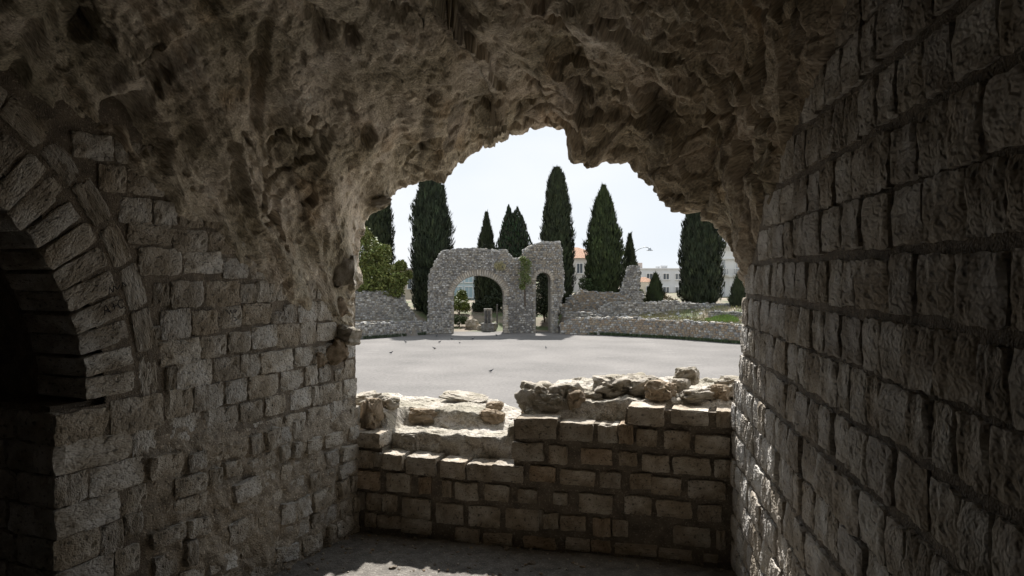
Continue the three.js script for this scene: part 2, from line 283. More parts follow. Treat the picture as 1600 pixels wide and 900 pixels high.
  pen('pen_mark', 3.52, 1.52, 0.32, 0.03, [[[0, 0], [0.4, 0.9], [0.7, 0.1], [1.1, 0.9], [1.5, 0.2], [2.0, 0.7]], [[2.2, 0.1], [2.6, 0.9], [2.9, 0.2]]]);
  pen('pen_mark', 4.18, 1.405, 0.05, 0.03, [[[0, 0.6], [0.3, 0], [0.6, 0.7], [0.9, 0.1], [1.3, 0.6], [1.5, 0.2], [2.0, 0.5]], [[1.3, -0.6], [1.7, -0.7], [1.8, -1.1], [1.4, -1.2]]]);
  // jamb stones of the side opening
  for (let k = 0; k < 9; k++) for (let q = 0; q < 2; q++) {
    const h = 0.117, y = 1.0 - k * 0.125; const off = k % 2 ? 0.06 : 0, m = brick(w, 'jamb_stone', BR.pale, M.pale, 3.29, y, -0.11 - q * 0.23 - off, 0.21, h); m.rotation.y = -Math.PI / 2;
  }
  // the arch: long radial stones and a thin outer ring
  const pit = 0.0875;
  for (let k = 0; k < 35; k++) {
    const f = 0.05 + k * pit, m = brick(w, 'voussoir', BR.slab, M.pale, AC[0] + 1.17 * Math.cos(f), AC[1] + 1.17 * Math.sin(f), rr(0.004, 0.016), 0.235 * rr(0.95, 1.04), rr(0.08, 0.092), f + rr(-0.02, 0.02));
  }
  for (let k = 0; k < 22; k++) {
    const f = 0.06 + k * 0.146, m = brick(w, 'ring_stone', BR.pale, M.pale, AC[0] + 1.362 * Math.cos(f), AC[1] + 1.362 * Math.sin(f), rr(0.002, 0.016), 0.1, rr(0.165, 0.19), f + rr(-0.03, 0.03));
  }
}

// ---- the right wall: straight courses of grey stone (local x runs back from the mouth)
const rightWall = thing('passage_wall', 'long grey stone passage wall of regular courses in raking light', 'wall', [0.646, 0, 0], -1.7034);
{
  const w = rightWall, sh1 = new THREE.Shape([[3, -0.4], [-4.22, -0.4], [-4.22, 1.0], [-3.92, 1.15], [-3.84, 1.5], [-3.6, 2.7], [3, 3.0]].map((p) => new THREE.Vector2(...p)));
  const eg = new THREE.ExtrudeGeometry(sh1, { depth: 0.7, bevelEnabled: false }); eg.translate(0, 0, -0.73); part(w, 'mortar_core', boxUV(eg), M.mortar);
  const endAt = curve([[0, 4.23], [0.95, 4.22], [1.02, 4.0], [1.15, 3.93], [1.45, 3.83], [1.6, 3.78], [2.5, 3.5]]);
  const NU = 240, NV = 150; part(w, 'mortar_face', gridMesh(NU, NV, (i, j) => {
    const y = mix(-0.1, 2.75, j / (NV - 1)), s = mix(-0.4, endAt(y) - 0.01, i / (NU - 1)), z = 0.007 * fbm(s * 9, y * 9, 13, 4) + 0.004 * n3(s * 40, y * 40, 21);
    return [-s, y, z, s, y];
  }), M.mortar);
  reseed(202);
  const topAt = curve([[0.9, 2.62], [1.94, 2.42], [2.35, 2.28], [2.98, 2.06], [3.7, 1.62], [4.2, 1.5]]);
  for (let n = -10; n < 9; n++) {
    const y0 = 1.505 + 0.148 * n + 0.006 * Math.sin(n * 2.1), h0 = 0.148; if (y0 < -0.1) continue;
    let s = endAt(y0 + 0.07) - rr(0, 0.02);
    while (s > 0.88) {
      const ww = Math.min(rr(0.1, 0.24), rr(0.13, 0.25)), gap = rnd() < 0.15 ? rr(0.012, 0.024) : rr(0.003, 0.01), cx = s - ww / 2; s -= ww + gap;
      if (y0 + 0.07 > topAt(cx)) continue;
      const h = h0 - rr(0.014, 0.028), m = brick(w, 'stone', BR.grey, M.grey, -cx, y0 + h0 / 2 + rr(-0.004, 0.004), rr(0.008, 0.02), ww, h, rr(-0.012, 0.012));
      m.rotation.y = rr(-0.045, 0.045); m.rotation.x = rr(-0.03, 0.03);
    }
  }
}

// ---- the broken concrete vault over the passage
const MOUTH = [[-1.00,.967,4.75],[-1.01,1.03,4.75],[-1.04,1.12,4.76],[-.975,1.23,4.74],[-.988,1.32,4.74],[-.992,1.40,4.74],[-.963,1.50,4.73],[-.92,1.56,4.72],[-.946,1.72,4.73],[-.92,1.83,4.72],[-.903,1.91,4.71],[-.87,1.98,4.70],[-.754,2.02,4.66],[-.704,2.11,4.64],[-.615,2.14,4.61],[-.515,2.15,4.58],[-.416,2.15,4.54],[-.358,2.19,4.52],[-.307,2.25,4.50],[-.242,2.31,4.47],[-.148,2.35,4.44],[-.037,2.39,4.39],[.011,2.40,4.38],[.073,2.41,4.35],[.101,2.41,4.34],[.144,2.40,4.32],[.208,2.40,4.30],[.284,2.36,4.26],[.312,2.28,4.25],[.329,2.24,4.25],[.37,2.20,4.23],[.454,2.18,4.19],[.481,2.21,4.18],[.514,2.23,4.17],[.569,2.21,4.14],[.634,2.18,4.11],[.688,2.12,4.09],[.729,2.04,4.07],[.791,1.99,4.04],[.867,1.93,4.00],[.942,1.91,3.97],[1.01,1.85,3.93],[1.07,1.81,3.90],[1.11,1.71,3.88],[1.14,1.60,3.87],[1.16,1.52,3.86],[1.17,1.45,3.85]];
const vault = thing('stone_vault', 'rough broken concrete vault arching over the passage mouth', 'vault');
const ML = [0]; for (let i = 1; i < MOUTH.length; i++) ML.push(ML[i - 1] + Math.hypot(MOUTH[i][0] - MOUTH[i - 1][0], MOUTH[i][1] - MOUTH[i - 1][1]));
const mouthAt = [0, 1, 2].map((q) => curve(MOUTH.map((m, i) => [ML[i] / ML[ML.length - 1], m[q]])));
const YL = curve([[-2, 2.5], [2.16, 2.5], [2.5, 2.45], [2.816, 2.31], [3.19, 2.06], [3.445, 1.9], [3.9, 1.58], [4.43, 1.3], [4.74, 1.05]]);
const YR = curve([[-2, 2.6], [1, 2.5], [1.94, 2.3], [2.35, 2.15], [2.98, 1.92], [3.3, 1.72], [3.69, 1.5], [3.85, 1.44]]);
const crownAt = curve([[0, 2.42], [0.5, 2.5], [1.2, 2.68], [2.2, 2.92], [3.5, 3.15], [7, 3.2]]);
function vaultE(t, k) {
  const dL = 4.75 - k, dR = 3.85 - k * 0.88, yl = YL(dL) + 0.17 * fbm(dL * 5, 3, 1, 5), yr = YR(dR) + 0.1 * fbm(dR * 4, 8, 1, 4), c = (1 - Math.cos(Math.PI * t)) / 2, sn = Math.sin(Math.PI * t);
  const lx = -3.154 + 0.453 * dL + 0.03, rx = 0.646 + 0.1333 * dR - 0.03;
  return [mix(lx, rx, c), mix(yl, yr, c) + (crownAt(k) - (yl + yr) / 2) * Math.pow(sn, 0.85), -mix(dL, dR, c)];
}
function vaultP(t, k) {
  const p = vaultE(t, k), f = Math.exp(-Math.pow(k / 0.32, 1.6));
  if (f < 0.002) return p;
  const e = vaultE(t, 0); return [p[0] + f * (mouthAt[0](t) - e[0]), p[1] + f * (mouthAt[1](t) - e[1]), p[2] + f * (-mouthAt[2](t) - e[2])];
}
// hollows and scars: [t, k, radius t, radius k, depth, lean, darkness]
const SCARS = [[0.09, 1.46, 0.05, 0.15, 0.09, 0], [0.255, 1.2, 0.018, 0.36, 0.06, 0.29], [0.12, 0.97, 0.022, 0.16, 0.08, 0.25], [0.318, 0.63, 0.016, 0.1, 0.07, 0.12], [0.357, 1.26, 0.008, 0.11, 0.04, 0.15], [0.6, 0.75, 0.014, 0.3, 0.04, -0.05], [0.155, 1.82, 0.03, 0.08, 0.1, 0], [0.705, 0.98, 0.04, 0.14, 0.06, -0.1], [0.755, 0.84, 0.025, 0.12, 0.06, -0.1], [0.067, 1.17, 0.009, 0.018, 0.03, 0], [0.66, 0.33, 0.04, 0.12, 0.06, -0.1], [0.725, 0.5, 0.022, 0.14, 0.05, -0.1], [0.89, 0.93, 0.022, 0.16, 0.05, -0.1], [0.83, 0.7, 0.02, 0.18, 0.04, -0.1], [0.63, 0.14, 0.03, 0.06, 0.04, 0]];
// dark crusts lying flat on the concrete: [t, k, radius t, radius k, lean]
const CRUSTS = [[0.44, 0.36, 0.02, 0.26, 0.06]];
{
  const NT = 640, NK = 330, KMAX = 7, LIP = 16;
  const kAt = (j) => j < 280 ? 2.5 * Math.pow(j / 280, 1.12) : mix(2.5, KMAX, (j - 280) / (NK - 1 - 280));
  const sub = (a, b) => [a[0] - b[0], a[1] - b[1], a[2] - b[2]];
  const nrm = (t, k) => {
    const e = 0.004, k2 = k + 0.06, a = sub(vaultE(Math.min(1, t + e), k), vaultE(Math.max(0, t - e), k)), b = sub(vaultE(t, k2), vaultE(t, k));
    const n = [a[1] * b[2] - a[2] * b[1], a[2] * b[0] - a[0] * b[2], a[0] * b[1] - a[1] * b[0]], l = Math.hypot(...n) || 1;
    const s = n[1] > 0 || (Math.abs(n[1]) < 0.02 && ((t < 0.5) === (n[0] < 0))) ? -1 : 1; return n.map((v) => s * v / l);
  };
  const colour = (p, t, t2, k, dark, br) => {
    const a = fbm(p[0] * 1.3, p[1] * 1.3, p[2] * 1.3 + 3, 4), b = fbm(p[0] * 4 + 9, p[1] * 4, p[2] * 4, 4), c = fbm(p[0] * 11, p[1] * 11 + 4, p[2] * 11, 3);
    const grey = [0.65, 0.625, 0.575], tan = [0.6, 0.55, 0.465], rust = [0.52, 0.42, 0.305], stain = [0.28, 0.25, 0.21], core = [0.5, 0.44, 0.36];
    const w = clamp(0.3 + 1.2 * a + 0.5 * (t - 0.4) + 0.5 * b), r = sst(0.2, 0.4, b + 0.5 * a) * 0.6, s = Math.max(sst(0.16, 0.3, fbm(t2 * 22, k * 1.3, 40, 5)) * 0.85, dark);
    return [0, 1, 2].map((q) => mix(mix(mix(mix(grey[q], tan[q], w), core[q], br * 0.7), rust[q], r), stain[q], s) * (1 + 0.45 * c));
  };
  const g = gridMesh(NT, NK + LIP + 8, (i, jj) => {
    let t = i / (NT - 1); const j = jj - LIP - 8; const edgeFade = mix(0.35, 1, sst(0, 0.03, t) * sst(0, 0.03, 1 - t)), sink = 1 - sst(0, 0.04, t) * sst(0, 0.04, 1 - t);
    const k = j >= 0 ? kAt(j) : 0, p = vaultP(t, k), n = nrm(t, Math.max(k, 0.02));
    let arc = t * 3.6, h = 0, dark = 0;
    const q = [p[0], p[1], p[2] * 0.55];
    const low = mix(0.12, 1, sst(0, 0.4, k)), rg = 0.6 + 0.55 * sst(0.45, 0.75, t);
    // the skin of the concrete has come away in places and shows the brown core; ridges run up the vault
    const t2 = t - 0.25 * Math.cos(Math.PI * t) * k, rt = sst(0.42, 0.7, t);
    const bc = sst(0.02, 0.08, fbm(t2 * 7 + 31, k * 1.4, 60, 5) - 0.1 + 0.25 * rt), br = sst(0.04, 0.09, fbm(t2 * 9, k * 1.8, 20, 5) - 0.13 + 0.26 * rt + 0.22 * sst(0.3, 0.0, k) * sst(0.35, 0.6, t));
    h += low * (0.16 * fbm(t2 * 7, k * 1.1, 3, 3) + 0.05 * (ridge(t2 * 15, k * 1.8, 5, 3) - 0.5) * (0.5 + 0.7 * rt));
    h += mix(0.5, 1, low) * (0.3 + 1.0 * br) * 0.036 * fbm(p[0] * 9, p[1] * 9, p[2] * 4.5, 3) + 0.01 * n3(p[0] * 28, p[1] * 28, p[2] * 13);
    h -= low * 0.035 * br;
    // rubble stones bedded in the concrete stand out where the skin is gone; small pits everywhere else
    const wx = p[0] + 0.03 * n3(p[0] * 9, p[1] * 9, p[2] * 9), wz = p[2] + 0.03 * n3(p[0] * 9 + 40, p[1] * 9, p[2] * 9), [c1, c2, cid, ct] = cells(wx * 8.5, p[1] * 8.5, wz * 6.5);
    h += mix(0.35, 1, low) * (0.13 + 0.87 * br) * (0.05 * (cid - 0.5) + 0.075 * ct - 0.028 * (1 - sst(0, 0.14, c2 - c1)));
    h -= 0.013 * sst(0.3, 0.48, n3(p[0] * 21, p[1] * 21, p[2] * 14)) * (1 - 0.6 * br);
    for (const [ft, fk, rt, rk, dep, lean] of SCARS) {
      const dt = t - ft - lean * (k - fk), dk2 = k - fk; if (Math.abs(dt) > rt * 1.6 || Math.abs(dk2) > rk * 1.6) continue;
      const rr2 = Math.hypot(dt / rt, dk2 / rk) + 1.1 * fbm(p[0] * 6 + ft * 50, p[1] * 6, p[2] * 6, 5), m = 1 - sst(0.35, 1.0, rr2);
      h -= dep * m;
    }
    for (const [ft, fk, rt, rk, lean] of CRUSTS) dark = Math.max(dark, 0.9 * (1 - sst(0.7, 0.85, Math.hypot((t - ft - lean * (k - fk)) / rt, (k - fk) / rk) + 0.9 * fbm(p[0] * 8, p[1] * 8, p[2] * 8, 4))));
    h = h * edgeFade - 0.06 * sink + (0.05 * ridge(p[0] * 9, p[1] * 9, p[2] * 9, 3) - 0.025) * sst(0.16, 0, k);
    let x = p[0] + n[0] * h, y = p[1] + n[1] * h, z = p[2] + n[2] * h;
    if (j < 0) {                                        // the broken end face, then the top of the vault
      const o = -j, ox = t < 0.5 ? mix(-1, 0, t * 2) : mix(0, 1, t * 2 - 1), oy = Math.sin(Math.PI * t) + 0.05, l = Math.hypot(ox, oy);
      const e = o <= LIP ? Math.pow(o / LIP, 1.2) * 0.75 : 0.75, jag = o <= LIP ? 0.09 * fbm(p[0] * 6, p[1] * 6, o * 0.5, 4) : 0;
      x += ox / l * e; y += oy / l * e; z += -0.10 * Math.sin(Math.min(1, o / LIP) * 2.2) + jag; if (o > LIP) { const v = vaultE(t, (o - LIP) / 8 * 7); x = v[0] + ox / l * 0.75; y = v[1] + oy / l * 0.75; z = v[2]; }
    }
    if (i === 0) x -= 0.14; if (i === NT - 1) x += 0.14;
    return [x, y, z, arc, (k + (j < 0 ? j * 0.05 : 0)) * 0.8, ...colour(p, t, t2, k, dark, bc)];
  });
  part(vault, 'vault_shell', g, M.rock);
  
  // stones that stick out of the broken edge
  reseed(55);
  const st = [[-0.77, 2.03, -4.58, 0.12, 0.055, 0.12, 0.2], [-1.03, 1.13, -4.62, 0.13, 0.12, 0.14, 0.5], [-1.02, 1.25, -4.66, 0.12, 0.1, 0.14, -0.3], [-1.11, 1.10, -4.5, 0.08, 0.09, 0.1, 0.7], [-1.0, 1.63, -4.6, 0.14, 0.2, 0.16, 0.1], [-1.04, 1.40, -4.66, 0.12, 0.12, 0.16, 0.35]];
  st.forEach(([x, y, z, w, h, d, r], i) => { const m = part(vault, 'edge_stone', roughBlock(i + 131, { W: 1, H: 1, D: 1, nx: 7, ny: 7, nz: 6, rough: 0.07, edge: 0.12, wob: 0.16, open: false }), i ? M.boulder[i % 2] : M.boulder[2], [x, y, z + d / 2]); m.scale.set(w, h, d); m.rotation.set(r * 0.5, r, r); });
}
// unseen passage end, with a slot added to let in fill light
top('passage_end_wall', mergeGeometries([bx(2.8, 4.4, 0.4, -3.1, 1.6, 2.5), bx(3.25, 4.4, 0.4, 0.275, 1.6, 2.5), bx(0.35, 3.0, 0.4, -1.525, 2.8, 2.5)]), M.mortar, 'plain unseen back wall of the passage with a narrow slot added for fill light', 'wall');

// ---- the low parapet across the mouth (local x along the wall, z towards the passage)
const parapet = thing('parapet_wall', 'low brown stone parapet with a broken stepped top and rubble core across the passage mouth', 'wall', [-0.98, 0, -4.8], -0.2722);
{
  const w = parapet;
  const prof = [[-0.35, -2.1], [2.6, -2.1], [2.6, 0.84], [1.69, 0.84], [1.69, 0.745], [1.02, 0.745], [1.02, 0.47], [0.17, 0.47], [0.17, 0.6], [-0.35, 0.6]];
  const eg = new THREE.ExtrudeGeometry(new THREE.Shape(prof.map((p) => new THREE.Vector2(...p))), { depth: 0.9, bevelEnabled: false }); eg.translate(0, 0, -0.93); part(w, 'rubble_core', boxUV(eg), M.mortar);
  part(w, 'mortar_face', gridMesh(150, 70, (i, j) => {
    const u = mix(0, 2.29, i / 149), tp = u < 0.18 ? 0.6 : u < 1.03 ? 0.472 : u < 1.69 ? 0.748 : 0.845, y = mix(-0.08, tp, j / 69);
    return [u, y, 0.006 * fbm(u * 10, y * 10, 33, 4) + 0.004 * n3(u * 40, y * 40, 2) - 0.004, u, y];
  }), M.mortar);
  reseed(303);
  const rows = [[.009,.181,.532,.624],[.017,.13,.403,.51],[.134,.187,.416,.501],[.191,.326,.409,.503],[.352,.544,.387,.494],[.574,.73,.381,.483],[.746,.899,.379,.477],[.903,1.09,.385,.482],[1.04,1.29,.646,.766],[1.02,1.21,.517,.62],[1.13,1.28,.397,.486],[1.31,1.50,.652,.753],[1.53,1.64,.649,.746],[1.65,1.73,.649,.758],[1.24,1.35,.507,.613],[1.43,1.61,.519,.61],[1.65,1.75,.524,.601],[1.70,1.90,.759,.863],[1.94,2.14,.778,.86],[2.18,2.26,.77,.861],[1.75,1.86,.64,.735],[1.90,2.04,.636,.735],[2.07,2.25,.619,.718],[1.78,1.93,.503,.593],[1.95,2.15,.499,.593],[2.17,2.26,.496,.591],[.009,.171,.273,.386],[.218,.377,.274,.383],[.429,.511,.27,.374],[.017,.064,.145,.251],[.083,.18,.142,.248],[.191,.287,.147,.252],[.328,.511,.124,.242],[.072,.145,.037,.126],[.157,.309,.041,.118],[.317,.511,.023,.113],[.586,.645,.267,.363],[.667,.81,.256,.359],[.853,1.00,.261,.358],[1.06,1.17,.266,.346],[.542,.717,.104,.227],[.75,.945,.102,.224],[.98,1.18,.109,.23],[.663,.814,.004,.086],[.842,1.02,.002,.073],[1.09,1.28,.006,.073],[1.18,1.21,.127,.233],[1.31,1.51,.391,.476],[1.54,1.66,.395,.479],[1.71,1.83,.398,.485],[1.27,1.35,.275,.341],[1.42,1.61,.245,.35],[1.21,1.30,.132,.218],[1.31,1.46,.13,.215],[1.50,1.60,.112,.216],[1.68,1.83,.253,.355],[1.34,1.48,.015,.087],[1.49,1.60,.021,.086],[1.61,1.70,.122,.212],[1.83,1.99,.375,.471],[2.03,2.23,.371,.47],[1.86,2.05,.254,.346],[2.08,2.21,.246,.337],[1.95,2.15,.109,.212],[2.18,2.23,.099,.201],[1.62,1.86,.019,.084],[1.87,2.05,.019,.076],[2.11,2.19,.024,.066]];
  for (const [a, b, c, d] of rows) {
    const m = brick(w, 'stone', BR.brown, M.brown, (a + b) / 2, (c + d) / 2, (c < 0.12 ? 0.008 : 0.016) + rr(-0.004, 0.01), b - a, d - c, rr(-0.012, 0.012)); m.rotation.y = rr(-0.03, 0.03);
    if (d > 0.7 || (a > 0.15 && b < 1.1 && d > 0.47) || (a < 0.1 && d > 0.6)) { m.scale.z = 1.5; m.position.z += 0.008; }
  }
  // rubble and old mortar on top, behind the facing
  const lipL = (u) => 0.115 + 0.02 * n3(u * 5, 1, 2), up = curve([[-0.4, 0.8], [0.02, 0.77], [0.12, 0.72], [0.17, 0.60], [0.4, 0.6], [1.0, 0.6], [1.06, 0.78], [1.6, 0.86], [2.6, 0.9]]), up2 = curve([[-0.4, 0.72], [0.1, 0.7], [0.22, 0.69], [0.5, 0.71], [0.62, 0.7], [0.85, 0.63], [1.0, 0.66], [1.1, 0.86], [1.7, 0.9], [2.6, 0.92]]);
  part(w, 'rubble_top', gridMesh(330, 170, (i, j) => {
    const u = mix(-0.4, 2.55, i / 329), ww = mix(0.03, 1.12, Math.pow(j / 169, 0.9)), b0 = u < 0.17 ? 0.61 : u < 1.03 ? 0.455 : u < 1.69 ? 0.73 : 0.83;
    const nn = 0.05 * n3(u * 7, ww * 3, 5), lump = Math.max(0, ridge(u * 4.2, ww * 4.2, 9, 3) - 0.45);
    let y = mix(b0, up(u), sst(lipL(u), lipL(u) + 0.05, ww + nn * 0.5));
    y = mix(y, up2(u), sst(0.4, 0.5, ww + nn + 0.06 * n3(u * 3, 2, 2)));
    y += sst(0.1, 0.2, ww) * (0.028 * fbm(u * 6, ww * 6, 1, 4) + 0.05 * lump * (u > 1.05 ? 1.3 : 0.6) + 0.014 * fbm(u * 20, ww * 20, 3, 4));
    y -= 0.9 * sst(0.9, 1.12, ww) * (ww - 0.85) * 3;
    return [u, y, -ww + sst(0.08, 0.13, ww) * (0.06 * fbm(u * 8, y * 14, 7, 4) + 0.012 * n3(u * 40, y * 40, 2)), u, ww + y * 1.3];
  }), M.rubble);
  // boulders: [u, y, w, size u, size y, size w, material]
  const bo = [[1.12, 0.835, 0.27, 0.25, 0.21, 0.24, 0], [1.29, 0.84, 0.27, 0.22, 0.2, 0.24, 0], [1.36, 0.845, 0.19, 0.11, 0.13, 0.1, 1], [1.56, 0.915, 0.38, 0.26, 0.14, 0.26, 0], [1.72, 0.925, 0.36, 0.24, 0.12, 0.22, 0], [1.45, 0.84, 0.33, 0.2, 0.12, 0.2, 0], [1.86, 0.925, 0.2, 0.17, 0.12, 0.16, 1], [2.0, 0.985, 0.42, 0.15, 0.11, 0.14, 0], [1.97, 0.94, 0.32, 0.12, 0.09, 0.1, 2], [2.08, 0.905, 0.2, 0.2, 0.075, 0.15, 2], [2.27, 0.94, 0.3, 0.19, 0.15, 0.2, 0], [2.2, 0.92, 0.22, 0.12, 0.1, 0.12, 1], [1.2, 0.83, 0.18, 0.2, 0.12, 0.12, 0],
    [0.065, 0.72, 0.1, 0.1, 0.2, 0.14, 1], [-0.02, 0.78, 0.22, 0.2, 0.1, 0.2, 2], [0.1, 0.76, 0.3, 0.13, 0.09, 0.16, 2], [0.44, 0.735, 0.82, 0.34, 0.035, 0.2, 2], [0.74, 0.665, 0.5, 0.17, 0.09, 0.12, 1], [0.70, 0.70, 0.7, 0.12, 0.06, 0.1, 1], [0.98, 0.63, 0.24, 0.11, 0.1, 0.11, 0], [0.93, 0.665, 0.72, 0.08, 0.05, 0.08, 1], [0.3, 0.575, 0.14, 0.1, 0.05, 0.06, 2], [0.28, 0.66, 0.43, 0.2, 0.1, 0.1, 1]];
  bo.forEach(([u, y, z, a, b, c, m], i) => { const o = part(w, 'rubble_stone', boulderGeo(i * 1.93 + 11, 9, 0.26), M.boulder[m], [u, y, -z]); o.scale.set(a * 1.12, b * 1.12, c * 1.12); o.rotation.set(rr(-0.2, 0.2), rr(-0.5, 0.5), rr(-0.15, 0.15)); });
}

// ================================================================ the arena and what stands round it (arena floor at y = -2)
const AY = -2;
const edgeD = curve([[-90, 8], [-45, 24], [-24, 34], [-14, 40.3], [-9, 43.4], [-6, 45.2], [-5.3, 48.0], [3.1, 48.0], [5.75, 46.3], [9.1, 43.9], [12.2, 40.4], [16, 36.2], [30, 24], [90, 4]]);
function groundY(x, d) {
  if (d < 11) { const y = mix(-0.25, AY, sst(5.4, 9.5, d)); return y + 0.04 * n3(x, d, 2) * sst(5.4, 6, d); }
  const e = d - edgeD(x), n = 0.015 * fbm(x * 0.7, d * 0.7, 1, 3);
  if (x > 3.1) return (e < 0.35 ? AY : mix(-1.05 + 0.12 * fbm(x * 0.8, d * 0.8, 7, 3), -0.35, sst(3.2, 6.5, e)) + 0.08 * n3(x * 0.5, d * 0.5, 3) * sst(1, 4, e)) + n;
  if (x < -5.3) return (e < 0.6 ? AY : mix(-1.25, -0.6, sst(3, 9, e))) + n;
  return mix(AY, -1.0, sst(1.5, 10, e)) + n;
}
{
  const ax = (a, b, s) => { const r = []; for (let v = a; v < b - 1e-6; v += s) r.push(v); return r; };
  const xs = [-700, -350, -180, -110, ...ax(-70, -20, 5), ...ax(-20, 20, 0.4), ...ax(20, 70, 5), 110, 180, 350, 700], ds = [...ax(-30, 5, 5), ...ax(5, 12, 0.5), ...ax(12, 38, 1), ...ax(38, 62, 0.35), ...ax(62, 100, 4), 120, 160, 240, 400, 800];
  const g = gridMesh(xs.length, ds.length, (i, j) => {
    const x = xs[i], d = ds[j], e = d - edgeD(x), y = groundY(x, d);
    const out = d > 30 && Math.abs(x) < 80 ? sst(0.2, 0.8, e - ((x > -5.3 && x < 3.1) ? 0.6 : 0)) : sst(0.2, 1, e), gn = sst(-0.1, 0.2, fbm(x * 0.5, d * 0.5, 11, 4));
    const sand = d < 11 ? [0.58, 0.565, 0.54] : [0.19, 0.184, 0.176], earth = [0.3, 0.25, 0.19], grass = [0.1, 0.13, 0.05];  // unseen bank below the parapet is lightened to bounce sun into the vault
    return [x, y, -d, x, d, ...[0, 1, 2].map((q) => mix(sand[q], mix(earth[q], grass[q], gn), out))];
  });
  M.ground = std({ color: rgb(1, 1, 1), vertexColors: true, map: T.sandC, bumpMap: T.grit, bumpScale: 0.006 });
  top('ground', g, M.ground, 'pale sandy arena floor and the earth round it', 'ground', null, 'structure');
}

// ---- rubble masonry for the ruins: small uneven stones over a mortar core
const FST = [1, 2, 3].map((i) => roughBlock(i + 90, { nx: 2, ny: 2, nz: 1, rough: 0.01, edge: 0.012, wob: 0.03, crease: 0.4, D: 0.16 }));
M.far = std({ color: rgb(0.4, 0.405, 0.41), map: T.stoneC });
M.farCore = std({ color: rgb(0.37, 0.365, 0.36), map: T.mortarC, bumpMap: T.mortarB, bumpScale: 0.01 });
const tones = [[1, 1, 1], [0.8, 0.8, 0.8], [0.58, 0.58, 0.6], [1.05, 1.0, 0.9], [0.7, 0.66, 0.6], [0.42, 0.42, 0.42], [1.45, 1.45, 1.45], [0.9, 0.92, 0.95], [1.2, 1.18, 1.12]];
function stones(parent, list, name = 'stonework') {
  FST.forEach((g, v) => {
    const l = list.filter((_, i) => i % 3 === v); if (!l.length) return;
    const m = new THREE.InstancedMesh(g, M.far, l.length), o = new THREE.Object3D(); o.rotation.order = 'YXZ';
    l.forEach((s, i) => { o.position.set(s.x, s.y, s.z); o.rotation.set(s.rx || 0, s.ry || 0, s.rz || 0); o.scale.set(s.w / 0.2, s.h / 0.115, s.d || 1); o.updateMatrix(); m.setMatrixAt(i, o.matrix); m.setColorAt(i, rgb(...(s.c || pick(tones)))); });
    m.name = name; sh(m); parent.add(m); m.userData.kind = 'stuff';
  });
}
const inPoly = (P, x, y) => { let c = false; for (let i = 0, j = P.length - 1; i < P.length; j = i++) if ((P[i][1] > y) !== (P[j][1] > y) && x < (P[j][0] - P[i][0]) * (y - P[i][1]) / (P[j][1] - P[i][1]) + P[i][0]) c = !c; return c; };
